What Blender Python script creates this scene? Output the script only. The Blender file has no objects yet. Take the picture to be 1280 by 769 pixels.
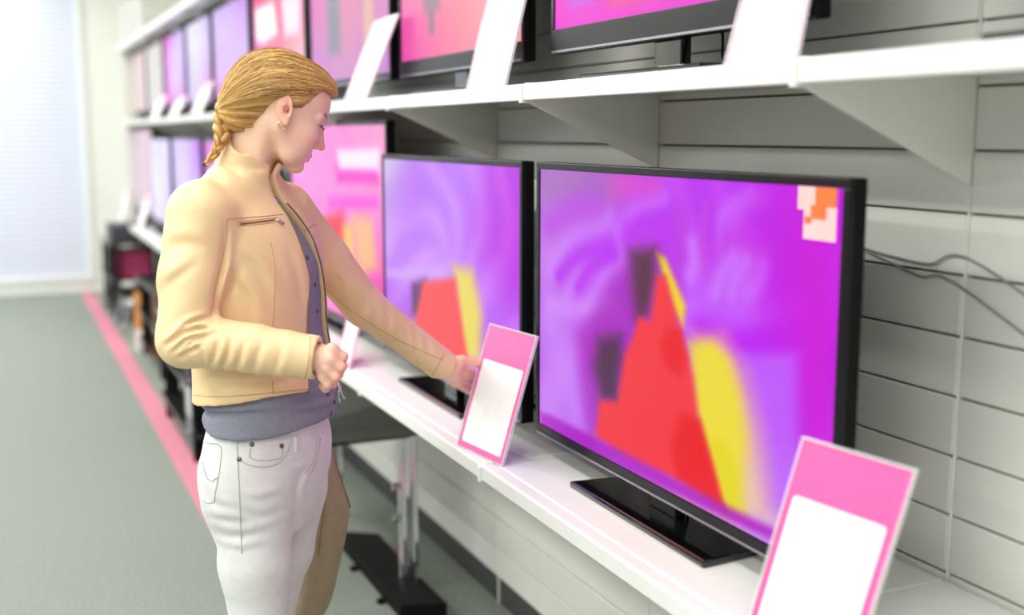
import bpy, bmesh, math, random
import numpy as np
from mathutils import Vector, Matrix
from mathutils.bvhtree import BVHTree

SC = bpy.context.scene
COL = SC.collection

# ------------------------------------------------------------------ camera
FPX, IW, IH = 1430.0, 1280, 769
CX, CY = 640.0, 384.5
HC = 1.56                                   # camera height: the shop's horizon runs through the shopper's face
TH = math.atan((CY - 167) / FPX)            # pitch down
PH = math.atan(648 / FPX * math.cos(TH))    # yaw between the view axis and the shelving run
FWD = np.array([math.sin(PH) * math.cos(TH), math.cos(PH) * math.cos(TH), -math.sin(TH)])
RGT = np.array([math.cos(PH), -math.sin(PH), 0.0])
UPV = np.cross(RGT, FWD)
CAM = np.array([0.0, 0.0, HC])
cd = bpy.data.cameras.new('camera')
cd.sensor_width = 36.0
cd.lens = FPX / IW * 36.0
cd.clip_start, cd.clip_end = 0.05, 100
cd.dof.use_dof = True
cd.dof.focus_distance = 2.36
cd.dof.aperture_fstop = 1.5
cam = bpy.data.objects.new('camera', cd)
COL.objects.link(cam)
m = Matrix.Identity(4)
for i in range(3):
    m[i][0], m[i][1], m[i][2], m[i][3] = RGT[i], UPV[i], -FWD[i], CAM[i]
cam.matrix_world = m
SC.camera = cam

# ------------------------------------------------------------------ light
SC.view_settings.view_transform = 'Standard'
SC.view_settings.look = 'None'
SC.view_settings.gamma = 1
SC.view_settings.use_curve_mapping = False
SC.view_settings.exposure = 0.0
w = bpy.data.worlds.new('world')
SC.world = w
w.use_nodes = True
bg = w.node_tree.nodes['Background']
bg.inputs[0].default_value = (0.93, 0.96, 1.0, 1)
bg.inputs[1].default_value = 0.62


def area(name, loc, sx, sy, power, rot=(0, 0, 0), col=(1, 0.985, 0.95)):
    l = bpy.data.lights.new(name, 'AREA')
    l.shape = 'RECTANGLE'
    l.size, l.size_y, l.energy, l.color = sx, sy, power, col
    o = bpy.data.objects.new(name, l)
    o.location, o.rotation_euler = loc, rot
    COL.objects.link(o)


# rows of fluorescent lamps under the ceiling, parallel to the shelving
for lx, pw in ((0.0, 33), (-1.9, 70), (-4.2, 72)):
    for ly in (-1.2, 1.9, 5.0, 8.1, 10.8):
        area('ceiling_lamp', (lx, ly, 3.3), 0.45, 2.2, pw)
# daylight behind the blinds of the end window
area('daylight', (-0.6, 12.9, 1.8), 3.4, 3.2, 60, (math.radians(-90), 0, 0), (0.96, 0.98, 1.0))


# ------------------------------------------------------------------ pixel helpers (frame 1280 x 769)
def ray(x, y):
    return FWD + RGT * (x - CX) / FPX + UPV * (CY - y) / FPX


def onX(x, y, X):
    d = ray(x, y); return CAM + d * (X / d[0])


def onY(x, y, Y):
    d = ray(x, y); return CAM + d * (Y / d[1])


def onZ(x, y, Z):
    d = ray(x, y); return CAM + d * ((Z - HC) / d[2])


def lin(c):
    c = np.asarray(c, float) / 255.0
    return np.where(c <= 0.04045, c / 12.92, ((c + 0.055) / 1.055) ** 2.4)


# ------------------------------------------------------------------ materials
MATS = {}


def mat(name, rgb, rough=0.5, metal=0.0, var=0.0, scale=20.0, bump=0.0, bscale=200.0, spec=0.5,
        trans=0.0, coat=0.0, stretch=(1, 1, 1), sss=0.0, alpha=1.0):
    """procedural principled material: noise colour variation and noise bump in object space"""
    if name in MATS:
        return MATS[name]
    M = bpy.data.materials.new(name)
    M.use_nodes = True
    nt = M.node_tree
    b = nt.nodes['Principled BSDF']
    c = lin(rgb)
    b.inputs['Base Color'].default_value = (*c, 1)
    b.inputs['Roughness'].default_value = rough
    b.inputs['Metallic'].default_value = metal
    b.inputs['Specular IOR Level'].default_value = spec
    b.inputs['Transmission Weight'].default_value = trans
    b.inputs['Coat Weight'].default_value = coat
    b.inputs['Alpha'].default_value = alpha
    if sss:
        b.inputs['Subsurface Weight'].default_value = sss
        b.inputs['Subsurface Radius'].default_value = (0.012, 0.005, 0.003)
    if var or bump:
        tc = nt.nodes.new('ShaderNodeTexCoord')
        mp = nt.nodes.new('ShaderNodeMapping')
        mp.inputs['Scale'].default_value = stretch
        nt.links.new(tc.outputs['Object'], mp.inputs['Vector'])
    if var:
        n = nt.nodes.new('ShaderNodeTexNoise')
        n.inputs['Scale'].default_value = scale
        n.inputs['Detail'].default_value = 4
        nt.links.new(mp.outputs[0], n.inputs['Vector'])
        r = nt.nodes.new('ShaderNodeValToRGB')
        r.color_ramp.elements[0].position, r.color_ramp.elements[1].position = 0.3, 0.7
        r.color_ramp.elements[0].color = (*np.clip(c * (1 - var), 0, 1), 1)
        r.color_ramp.elements[1].color = (*np.clip(c * (1 + var), 0, 1), 1)
        nt.links.new(n.outputs['Fac'], r.inputs['Fac'])
        nt.links.new(r.outputs['Color'], b.inputs['Base Color'])
    if bump:
        n2 = nt.nodes.new('ShaderNodeTexNoise')
        n2.inputs['Scale'].default_value = bscale
        n2.inputs['Detail'].default_value = 3
        nt.links.new(mp.outputs[0], n2.inputs['Vector'])
        bp = nt.nodes.new('ShaderNodeBump')
        bp.inputs['Strength'].default_value = bump
        bp.inputs['Distance'].default_value = 0.002
        nt.links.new(n2.outputs['Fac'], bp.inputs['Height'])
        nt.links.new(bp.outputs['Normal'], b.inputs['Normal'])
    MATS[name] = M
    return M


def mat_attr(name, rough=0.5, emit=0.0, sss=0.0, spec=0.5, bump=0.0, bscale=300.0, coat=0.0):
    """material that reads the colour attribute 'col' (hair strands, skin, screen pictures)"""
    if name in MATS:
        return MATS[name]
    M = bpy.data.materials.new(name)
    M.use_nodes = True
    nt = M.node_tree
    b = nt.nodes['Principled BSDF']
    a = nt.nodes.new('ShaderNodeVertexColor')
    a.layer_name = 'col'
    if emit:
        b.inputs['Base Color'].default_value = (0.01, 0.01, 0.012, 1)
        nt.links.new(a.outputs['Color'], b.inputs['Emission Color'])
        b.inputs['Emission Strength'].default_value = emit
    else:
        nt.links.new(a.outputs['Color'], b.inputs['Base Color'])
    b.inputs['Roughness'].default_value = rough
    b.inputs['Specular IOR Level'].default_value = spec
    b.inputs['Coat Weight'].default_value = coat
    if sss:
        b.inputs['Subsurface Weight'].default_value = sss
        b.inputs['Subsurface Radius'].default_value = (0.012, 0.005, 0.003)
        b.inputs['Subsurface Scale'].default_value = 0.6
    if bump:
        tc = nt.nodes.new('ShaderNodeTexCoord')
        n2 = nt.nodes.new('ShaderNodeTexNoise')
        n2.inputs['Scale'].default_value = bscale
        nt.links.new(tc.outputs['Object'], n2.inputs['Vector'])
        bp = nt.nodes.new('ShaderNodeBump')
        bp.inputs['Strength'].default_value = bump
        bp.inputs['Distance'].default_value = 0.001
        nt.links.new(n2.outputs['Fac'], bp.inputs['Height'])
        nt.links.new(bp.outputs['Normal'], b.inputs['Normal'])
    MATS[name] = M
    return M


# ------------------------------------------------------------------ mesh helpers
class MB:
    """collects boxes, tubes, prisms into one bmesh"""

    def __init__(s):
        s.v, s.f = [], []

    def quadbox(s, P):
        """8 corner points: bottom 4 (ccw) then top 4"""
        n = len(s.v)
        s.v += [tuple(p) for p in P]
        for q in ((0, 3, 2, 1), (4, 5, 6, 7), (0, 1, 5, 4), (1, 2, 6, 5), (2, 3, 7, 6), (3, 0, 4, 7)):
            s.f.append(tuple(n + i for i in q))
        return s

    def box(s, x0, x1, y0, y1, z0, z1):
        return s.quadbox([(x0, y0, z0), (x1, y0, z0), (x1, y1, z0), (x0, y1, z0),
                          (x0, y0, z1), (x1, y0, z1), (x1, y1, z1), (x0, y1, z1)])

    def tube(s, pts, r, n=8, caps=True):
        pts = [Vector(p) for p in pts]
        rr = r if hasattr(r, '__len__') else [r] * len(pts)
        base = len(s.v)
        t0 = (pts[1] - pts[0]).normalized()
        ref = Vector((0, 0, 1)) if abs(t0.z) < 0.9 else Vector((1, 0, 0))
        a = t0.cross(ref).normalized()
        for i, p in enumerate(pts):
            t = (pts[min(i + 1, len(pts) - 1)] - pts[max(i - 1, 0)]).normalized()
            a = (a - t * a.dot(t))
            a = a.normalized() if a.length > 1e-9 else t.orthogonal().normalized()
            b = t.cross(a)
            for k in range(n):
                an = 2 * math.pi * k / n
                s.v.append(tuple(p + (a * math.cos(an) + b * math.sin(an)) * rr[i]))
        for i in range(len(pts) - 1):
            for k in range(n):
                k2 = (k + 1) % n
                s.f.append((base + i * n + k, base + i * n + k2, base + (i + 1) * n + k2, base + (i + 1) * n + k))
        if caps:
            s.f.append(tuple(base + k for k in reversed(range(n))))
            s.f.append(tuple(base + (len(pts) - 1) * n + k for k in range(n)))
        return s

    def prism(s, poly, axis, a, b):
        """2D polygon extruded along axis ('x','y','z') from a to b"""
        n = len(s.v); k = len(poly)
        def mk(p, h):
            if axis == 'x': return (h, p[0], p[1])
            if axis == 'y': return (p[0], h, p[1])
            return (p[0], p[1], h)
        s.v += [mk(p, a) for p in poly] + [mk(p, b) for p in poly]
        s.f.append(tuple(n + i for i in reversed(range(k))))
        s.f.append(tuple(n + k + i for i in range(k)))
        for i in range(k):
            j = (i + 1) % k
            s.f.append((n + i, n + j, n + k + j, n + k + i))
        return s

    def build(s, name, material, parent=None, bevel=0.0, smooth=False, seg=2):
        me = bpy.data.meshes.new(name)
        me.from_pydata(s.v, [], s.f)
        bm = bmesh.new(); bm.from_mesh(me)
        bmesh.ops.recalc_face_normals(bm, faces=bm.faces)
        if bevel:
            es = [e for e in bm.edges if len(e.link_faces) == 2 and e.calc_face_angle(0) > 0.5]
            bmesh.ops.bevel(bm, geom=es, offset=bevel, segments=seg, affect='EDGES', profile=0.6, clamp_overlap=True)
        bm.to_mesh(me); bm.free()
        return link(name, me, material, parent, smooth)


def link(name, me, material, parent=None, smooth=False):
    if material is not None and not me.materials:
        me.materials.append(material)
    if smooth:
        me.polygons.foreach_set('use_smooth', [True] * len(me.polygons))
    o = bpy.data.objects.new(name, me)
    COL.objects.link(o)
    if parent is not None:
        o.parent = parent
    return o


def tag(o, label, cat, group=None):
    o['label'], o['category'] = label, cat
    if group: o['group'] = group
    return o


def struct(o):
    o['kind'] = 'structure'
    return o


def empty(name, loc=(0, 0, 0), rz=0.0):
    o = bpy.data.objects.new(name, None)
    COL.objects.link(o)
    o.location = loc
    o.rotation_euler = (0, 0, rz)
    o.empty_display_size = 0.1
    return o


def dup(o, parent=None):
    c = o.copy()
    COL.objects.link(c)
    c.parent = parent
    for ch in list(o.children):
        dup(ch, c)
    return c


# ------------------------------------------------------------------ palette
M_white = mat('white_enamel', (232, 234, 230), 0.32, var=0.02, scale=3)
M_panel = mat('white_back_panel', (230, 230, 222), 0.3, var=0.03, scale=4, bump=0.03, bscale=40)
M_wall = mat('white_wall_paint', (238, 240, 232), 0.7, var=0.02, scale=2, bump=0.05, bscale=90)
M_groove = mat('dark_groove', (146, 143, 128), 0.8, var=0.05)
M_black = mat('black_gloss_plastic', (8, 8, 10), 0.12, coat=0.5, var=0.1, scale=8)
M_blackm = mat('black_matt_plastic', (10, 9, 11), 0.6, var=0.1, scale=12, bump=0.05, spec=0.15)
M_bezel = mat('dark_bezel', (17, 14, 22), 0.3, var=0.1, scale=10, spec=0.25)
M_chrome = mat('chrome', (215, 217, 222), 0.1, metal=1.0, var=0.03)
M_silver = mat('silver_trim', (150, 150, 160), 0.3, metal=0.8, var=0.03)
M_glass_d = mat('smoked_glass', (38, 42, 40), 0.06, coat=0.6, var=0.05)
M_pink = mat('pink_card', (244, 98, 168), 0.45, var=0.07, scale=9)
M_pinkl = mat('pale_pink_card', (250, 196, 214), 0.5, var=0.05, scale=9)
M_paper = mat('white_paper', (242, 241, 241), 0.6, var=0.035, scale=22)
M_acryl = mat('clear_acrylic', (244, 246, 248), 0.08, alpha=0.4, var=0.01)
M_cable = mat('black_cable', (20, 20, 22), 0.5, var=0.1)
M_cablew = mat('grey_cable', (150, 152, 150), 0.5, var=0.05)

# ------------------------------------------------------------------ setting: floor, walls, ceiling, window
YE = 12.05                     # end wall
XW = 1.45                      # face of the shelving's back panels
fl = MB().box(-9, 2.2, -6, YE + 0.2, -0.06, 0.0).build('floor', mat('grey_carpet', (140, 147, 139), 0.95, var=0.32, scale=110, bump=0.6, bscale=420, spec=0.1))
struct(fl)
st = MB().box(0.688, 0.80, -6, YE - 0.05, 0.0, 0.003).build('trim_1', mat('pink_floor_tape', (208, 134, 152), 0.8, var=0.06, scale=40, bump=0.2, bscale=300, spec=0.2), bevel=0.001)
struct(st)
cl = MB().box(-9, 2.2, -6, YE + 0.2, 3.55, 3.65).build('ceiling', mat('ceiling_paint', (236, 238, 234), 0.8, var=0.02, bump=0.05))
struct(cl)
wr = MB().box(XW + 0.05, XW + 0.25, -6, YE, 0, 3.55).build('wall_right', M_wall)
struct(wr)
# end wall with a tall window opening left of X = WX1
WX0, WX1, WZ0, WZ1 = -3.2, 0.80, 0.16, 3.15
we = MB()
we.box(WX1, XW + 0.25, YE, YE + 0.2, 0, 3.55)
we.box(-9, WX0, YE, YE + 0.2, 0, 3.55)
we.box(WX0, WX1, YE, YE + 0.2, 0, WZ0)
we.box(WX0, WX1, YE, YE + 0.2, WZ1, 3.55)
struct(we.build('wall_end', M_wall))
bb = MB().box(WX0 - 3, 0.78, YE - 0.02, YE, 0.0, 0.09).build('baseboard_end', M_white, bevel=0.004)
struct(bb)
win = struct(MB().box(WX0 - 0.04, WX1 + 0.04, YE - 0.03, YE + 0.0, WZ0 - 0.05, WZ0).box(WX1, WX1 + 0.04, YE - 0.03, YE, WZ0, WZ1)
             .box(WX0 - 0.04, WX0, YE - 0.03, YE, WZ0, WZ1).build('window_1', M_white, bevel=0.004))
pane_m = mat('window_glass', (240, 246, 250), 0.02, trans=1.0, var=0.005)
for k in range(3):
    x0 = WX0 + k * (WX1 - WX0) / 3
    MB().box(x0 + 0.02, x0 + (WX1 - WX0) / 3 - 0.02, YE + 0.10, YE + 0.106, WZ0, WZ1).build('pane', pane_m, win)
    MB().box(x0 - 0.02, x0 + 0.02, YE + 0.08, YE + 0.13, WZ0, WZ1).build('mullion', M_white, win)

# blind: one thing with a head rail and a slat object for every slat
slat_mat = bpy.data.materials.new('blind_slat')
slat_mat.use_nodes = True
nt = slat_mat.node_tree
bs = nt.nodes['Principled BSDF']
bs.inputs['Base Color'].default_value = (*lin((242, 243, 250)), 1)
bs.inputs['Roughness'].default_value = 0.5
tl = nt.nodes.new('ShaderNodeBsdfTranslucent')
tl.inputs['Color'].default_value = (*lin((244, 246, 252)), 1)
mx = nt.nodes.new('ShaderNodeMixShader')
mx.inputs[0].default_value = 0.55
nt.links.new(bs.outputs[0], mx.inputs[1])
nt.links.new(tl.outputs[0], mx.inputs[2])
nt.links.new(mx.outputs[0], nt.nodes['Material Output'].inputs['Surface'])
blind = empty('window_blind', ((WX0 + WX1) / 2, YE + 0.03, WZ0))
tag(blind, 'white horizontal slat blind covering the bright window at the far end of the aisle', 'blind')
hw = (WX1 - WX0) / 2 - 0.01
sl = MB().prism([(-0.004, 0.0), (-0.001, 0.0), (0.012, 0.026), (0.006, 0.052), (0.003, 0.052), (0.008, 0.026)], 'x', -hw, hw)
s0 = sl.build('slat', slat_mat, blind)
npit = 0.0505
ns = int((WZ1 - WZ0 - 0.06) / npit)
for k in range(1, ns):
    c = s0.copy(); COL.objects.link(c); c.parent = blind; c.location = (0, 0, k * npit)
MB().box(-hw, hw, -0.012, 0.03, ns * npit, ns * npit + 0.05).build('head_rail', M_white, blind, bevel=0.003)
for sx in (-1.2, 0.0, 1.2, 1.8):
    MB().tube([(sx, -0.008, 0), (sx, -0.008, ns * npit)], 0.0012, 5).build('ladder_cord', M_white, blind)

# ------------------------------------------------------------------ the shelving run
S, Y0 = 0.972, 2.38 - 3 * 0.972            # bay length and first upright
NB = 12
YEND = Y0 + NB * S
ZL, ZU, ZC = 0.80, 1.671, 2.33              # shelf tops: display shelf, upper shelf, canopy
XL, XF, XC = 0.985, 1.09, 1.06              # their front edges
sh = empty('display_shelving', (XW, Y0, 0))
tag(sh, 'long white metal wall shelving with slatted back panels carrying two rows of televisions', 'shelving')
OX, OY = XW, Y0


def sbox(b, x0, x1, y0, y1, z0, z1):
    return b.box(x0 - OX, x1 - OX, y0 - OY, y1 - OY, z0, z1)


# back panels, recessed joints between the rows and at the uprights
pm = MB(); sbox(pm, XW, XW + 0.018, Y0 + 0.004, Y0 + S - 0.004, 0.0, 0.0985)
p0 = pm.build('back_panel', M_panel, sh, bevel=0.0022, seg=1)
p0.location = (0, 0, 0.093)
first = True
for j in range(NB):
    for r in range(23):
        if first:
            first = False; continue
        c = p0.copy(); COL.objects.link(c); c.parent = sh
        c.location = (0, j * S, 0.093 + 0.103 * r)
gm = MB(); sbox(gm, XW + 0.014, XW + 0.03, Y0, YEND, 0.09, 2.5)
gm.build('back_frame', M_groove, sh)
up = MB(); sbox(up, XW - 0.0005, XW + 0.03, Y0 - 0.003, Y0 + 0.003, 0.0, 2.5)
u0 = up.build('upright', M_panel, sh, bevel=0.002, seg=1)
for j in range(1, NB + 1):
    c = u0.copy(); COL.objects.link(c); c.parent = sh; c.location = (0, j * S, 0)


def shelf(z, xf, lip, th, brh0, brh1, clip=True):
    """one bay of shelf: folded tray + front lip; bracket sub-part at its near end"""
    b = MB()
    poly = [(xf - OX, z - lip), (xf - OX, z - 0.003), (xf - OX + 0.003, z), (xf - OX + 0.030, z), (xf - OX + 0.032, z - 0.003), (xf - OX + 0.036, z - 0.003), (xf - OX + 0.038, z), (-0.004, z), (-0.004, z - th), (xf - OX + 0.02, z - th), (xf - OX + 0.02, z - lip)]
    b.prism(poly, 'y', 0.0025, S - 0.0025)
    s_ = b.build('shelf', M_white, sh, bevel=0.0015, seg=1)
    br = MB()
    br.prism([(xf - OX + 0.012, z - th), (-0.002, z - th), (-0.002, z - brh1), (xf - OX + 0.012, z - brh0)], 'y', -0.004, 0.004)
    br.build('bracket', M_panel, s_, bevel=0.001, seg=1)
    if clip:
        c_ = MB()
        c_.prism([(xf - OX - 0.004, z - lip - 0.006), (xf - OX - 0.004, z - 0.006), (xf - OX + 0.012, z + 0.0025), (xf - OX + 0.03, z + 0.0025), (xf - OX + 0.03, z - lip - 0.006)], 'y', -0.008, 0.008)
        c_.build('edge_clip', M_white, s_, bevel=0.0012, seg=1)
    return s_


for (z, xf, lip, th, b0, b1) in ((ZL, XL, 0.036, 0.022, 0.036, 0.14), (ZU, XF, 0.037, 0.02, 0.04, 0.195), (ZC, XC, 0.05, 0.03, 0.06, 0.12)):
    s0 = shelf(z, xf, lip, th, b0, b1)
    for j in range(1, NB):
        c = dup(s0, sh); c.location = (0, j * S, 0)
# low base plinth rail under the display shelf
MB().box(0.006, 0.02, 0, NB * S, 0.0, 0.092).build('plinth', mat('dark_plinth', (66, 68, 66), 0.7, var=0.05), sh)
# end cheek against the far wall
MB().box(XF - OX + 0.02, 0.0, NB * S - 0.02, NB * S, 0.0, 2.5).build('end_cheek', M_panel, sh, bevel=0.002, seg=1)


# ------------------------------------------------------------------ screen pictures (emitted light of the sets)
def poly_sd(U, V, pts):
    """signed distance to polygon, negative inside"""
    d = np.full(U.shape, 1e9); ins = np.zeros(U.shape, bool)
    n = len(pts)
    for i in range(n):
        x1, y1 = pts[i]; x2, y2 = pts[(i + 1) % n]
        ex, ey = x2 - x1, y2 - y1
        t = np.clip(((U - x1) * ex + (V - y1) * ey) / (ex * ex + ey * ey + 1e-12), 0, 1)
        d = np.minimum(d, np.hypot(U - x1 - ex * t, V - y1 - ey * t))
        c = ((y1 > V) != (y2 > V)) & (U < (x2 - x1) * (V - y1) / (y2 - y1 + 1e-12) + x1)
        ins ^= c
    return np.where(ins, -d, d)


def sstep(a, b, x):
    t = np.clip((x - a) / (b - a), 0, 1)
    return t * t * (3 - 2 * t)


def vnoise(U, V, sc, seed):
    rs = np.random.RandomState(seed)
    g = rs.rand(40, 40)
    x, y = U * sc + 3, V * sc + 3
    xi, yi = np.floor(x).astype(int), np.floor(y).astype(int)
    fx, fy = x - xi, y - yi
    fx, fy = fx * fx * (3 - 2 * fx), fy * fy * (3 - 2 * fy)
    G = lambda a, b: g[a % 40, b % 40]
    return (G(xi, yi) * (1 - fx) + G(xi + 1, yi) * fx) * (1 - fy) + (G(xi, yi + 1) * (1 - fx) + G(xi + 1, yi + 1) * fx) * fy


def paint(U, V, base, layers, swirl=0.0, seed=1, strokes=()):
    """base: list of (u, v, weight, rgb) blobs blended smoothly, layers: (points, rgb, softness, opacity)"""
    num = np.zeros(U.shape + (3,)); den = np.zeros(U.shape)
    Uw = U + 0.10 * (vnoise(U, V, 3.0, seed) - 0.5); Vw = V + 0.14 * (vnoise(U, V, 3.0, seed + 5) - 0.5)
    for (u, v, s, c) in base:
        wgt = np.exp(-((Uw - u) ** 2 + ((Vw - v) * 0.7) ** 2) / (2 * s * s)) + 1e-6
        num += wgt[..., None] * np.array(c, float); den += wgt
    img = num / den[..., None]
    if swirl:
        R = np.hypot((U - 0.55) * 1.7, V - 0.62)
        A = np.arctan2(V - 0.62, (U - 0.55) * 1.7)
        wv = np.sin(A * 9 + R * 14 + 5 * vnoise(U, V, 4, seed + 2)) * sstep(0.15, 0.4, R) * (0.4 + vnoise(U, V, 5, seed + 3))
        img = img + (np.array([60, 105, 25.0]) * swirl) * np.clip(wv, -0.6, 1)[..., None]
    for (pts, c, wid, op) in strokes:
        pp = [q[:2] for q in smooth_path([(p[0], p[1], 0) for p in pts], 6)]
        dd = np.full(U.shape, 1e9)
        for (x1, y1), (x2, y2) in zip(pp[:-1], pp[1:]):
            ex, ey = x2 - x1, y2 - y1
            t = np.clip(((U - x1) * ex + (V - y1) * ey) / (ex * ex + ey * ey + 1e-12), 0, 1)
            dd = np.minimum(dd, np.hypot(U - x1 - ex * t, (V - y1 - ey * t) * 0.6))
        al = 0.75 * op * np.exp(-(dd / (1.6 * wid)) ** 2)
        img = img * (1 - al[..., None]) + np.array(c, float) * al[..., None]
    for (pts, c, soft, op) in layers:
        a = op * (1 - sstep(-soft, soft, poly_sd(U, V, pts)))
        img = img * (1 - a[..., None]) + np.array(c, float) * a[..., None]
    return np.clip(img, 0, 255)


def screen_mesh(name, wd, ht, nx, ny, fn):
    u, v = np.meshgrid(np.linspace(0, 1, nx + 1), np.linspace(0, 1, ny + 1), indexing='ij')
    co = np.stack([(u - 0.5) * wd, np.zeros_like(u), (0.5 - v) * ht], -1).reshape(-1, 3)
    idx = np.arange((nx + 1) * (ny + 1)).reshape(nx + 1, ny + 1)
    f = np.stack([idx[:-1, :-1], idx[:-1, 1:], idx[1:, 1:], idx[1:, :-1]], -1).reshape(-1, 4)
    me = bpy.data.meshes.new(name)
    me.from_pydata(co.tolist(), [], f.tolist())
    a = me.color_attributes.new('col', 'FLOAT_COLOR', 'POINT')
    rgb = lin(fn(u, v)).reshape(-1, 3)
    a.data.foreach_set('color', np.concatenate([rgb, np.ones((len(rgb), 1))], 1).ravel())
    return me


M_screen = mat_attr('screen_picture', 0.3, emit=1.0, spec=0.12)


def tv(label, ya, yb, X, za, zb, ztop, art, nx=60, bez=0.016, bot=0.026, yaw=0.0, depth=0.055, base_w=0.52, group=None, sticker=False, cable=True):
    """flat television facing the aisle: ya (near end) .. yb (far end); za..zb height of the set; ztop the shelf it stands on"""
    wd, ht = yb - ya, zb - za
    t = empty('television', (X + 0.09, (ya + yb) / 2, ztop), -math.pi / 2 + yaw)
    tag(t, label, 'television', group)
    # local: x = to the right seen from the aisle (towards the camera), y = into the shelf, z = up from the shelf
    y0 = -0.09; zc = za - ztop
    case = MB()
    case.box(-wd / 2, wd / 2, y0 + 0.004, y0 + 0.03, zc, zc + ht)
    case.build('case', M_blackm, t, bevel=0.004)
    bk = MB()
    x1, x2 = wd * 0.5 - 0.02, wd * 0.36
    A = [(-x1, y0 + 0.03, zc + 0.02), (x1, y0 + 0.03, zc + 0.02), (x1, y0 + 0.03, zc + ht - 0.03), (-x1, y0 + 0.03, zc + ht - 0.03)]
    B = [(-x2, y0 + 0.03 + depth, zc + 0.05), (x2, y0 + 0.03 + depth, zc + 0.05), (x2, y0 + 0.03 + depth, zc + ht * 0.75), (-x2, y0 + 0.03 + depth, zc + ht * 0.75)]
    bk.quadbox(A + B)
    bk.build('back_cover', M_blackm, t, bevel=0.008)
    # frame of four rails around the screen
    fr = MB()
    ya_, yb_ = y0 - 0.004, y0 + 0.006
    fr.box(-wd / 2, wd / 2, ya_, yb_, zc + ht - bez, zc + ht)
    fr.box(-wd / 2, wd / 2, ya_, yb_, zc, zc + bot)
    fr.box(-wd / 2, -wd / 2 + bez, ya_, yb_, zc + bot, zc + ht - bez)
    fr.box(wd / 2 - bez, wd / 2, ya_, yb_, zc + bot, zc + ht - bez)
    f_ = fr.build('bezel', M_bezel, t, bevel=0.002)
    MB().box(-wd / 2 + 0.01, wd / 2 - 0.01, ya_ - 0.002, ya_ + 0.004, zc + 0.002, zc + 0.007).build('trim_strip', M_silver, f_)
    sw, sht = wd - 2 * bez + 0.004, ht - bez - bot + 0.004
    me = screen_mesh('screen', sw, sht, nx, int(nx * 0.58), art)
    s_ = link('screen', me, M_screen, t)
    s_.location = (0, y0 - 0.0005, zc + bot - 0.002 + sht / 2)
    # stand
    MB().prism([(-0.05, y0 + 0.02), (0.05, y0 + 0.02), (0.04, y0 + 0.05), (-0.04, y0 + 0.05)], 'z', 0.012, zc + 0.12).build('stand_neck', M_black, t, bevel=0.004)
    bw = base_w / 2
    MB().prism([(-bw, -0.145), (bw, -0.145), (bw * 0.9, 0.10), (-bw * 0.9, 0.10)], 'z', 0.0, 0.014).build('stand_base', M_black, t, bevel=0.005)
    if cable:
        rs = random.Random(int(abs(ya) * 100))
        cx = rs.uniform(-0.2, 0.1)
        pts = [(cx, y0 + 0.07, zc + 0.16), (cx + 0.02, y0 + 0.10, zc + 0.02), (cx + 0.03, y0 + 0.10, 0.03), (cx + 0.06, y0 + 0.13, 0.006), (cx + 0.16, y0 + 0.17, 0.006), (cx + 0.22, 0.17, 0.006)]
        pts = smooth_path(pts, 8)
        MB().tube(pts, 0.0032, 6).build('cable', M_cable, t, smooth=True)
    if sticker:
        so = MB().box(-0.046, 0.046, -0.0012, 0.0, 0.0, 0.036).box(-0.03, 0.046, -0.0012, 0.0, -0.045, 0.0).build('sticker', mat('sticker_white', (246, 190, 190), 0.5, var=0.08), t)
        so.location = (wd / 2 - 0.072, y0 - 0.0045, zc + ht - 0.052)
        ob = MB()
        ob.box(-0.002, 0.046, -0.003, -0.0013, 0.008, 0.036); ob.box(-0.012, 0.022, -0.003, -0.0013, -0.012, 0.008); ob.box(-0.026, -0.012, -0.003, -0.0013, -0.02, -0.01)
        ob.build('orange_print', mat('orange_print', (232, 110, 44), 0.5, var=0.05), so)
    return t


def empty_part(name, parent, loc):
    o = empty(name, loc); o.parent = parent
    return o


def smooth_path(pts, n):
    """Catmull-Rom through the points"""
    P = [np.array(p, float) for p in pts]
    P = [2 * P[0] - P[1]] + P + [2 * P[-1] - P[-2]]
    out = []
    for i in range(1, len(P) - 2):
        for k in range(n):
            t = k / n
            out.append(0.5 * ((2 * P[i]) + (-P[i - 1] + P[i + 1]) * t + (2 * P[i - 1] - 5 * P[i] + 4 * P[i + 1] - P[i + 2]) * t * t
                              + (-P[i - 1] + 3 * P[i] - 3 * P[i + 1] + P[i + 2]) * t ** 3))
    out.append(P[-2])
    return out


def uvmap(px, X, ya, yb, za, zb):
    """frame pixel -> screen uv of a set in the plane X"""
    p = onX(px[0], px[1], X)
    return ((yb - p[1]) / (yb - ya), (zb - p[2]) / (zb - za))


# --- set 1: purple picture with a red peak and yellow flank
G1 = (1.15, 1.34, 2.42, 0.85, 1.495)
c6 = lambda L: [uvmap((650 + 0.5852 * a, 190 + 0.5852 * b), *G1) for a, b in L]
BASE1 = [(0.05, 0.1, 0.16, (190, 110, 215)), (0.1, 0.5, 0.2, (196, 120, 240)), (0.12, 0.92, 0.2, (196, 118, 240)), (0.35, 0.1, 0.2, (190, 60, 240)),
         (0.6, 0.1, 0.16, (186, 30, 240)), (0.75, 0.1, 0.14, (190, 50, 240)), (0.9, 0.3, 0.13, (198, 0, 222)), (0.97, 0.5, 0.08, (204, 0, 215)),
         (0.72, 0.4, 0.1, (194, 110, 250)), (0.86, 0.5, 0.09, (190, 10, 235)), (0.62, 0.5, 0.12, (190, 90, 248)), (0.85, 0.72, 0.1, (188, 100, 245)), (0.97, 0.7, 0.05, (206, 0, 220)),
         (0.85, 0.95, 0.1, (200, 150, 240)), (0.3, 0.4, 0.1, (186, 30, 225)), (0.7, 0.9, 0.08, (235, 190, 200))]
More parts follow.
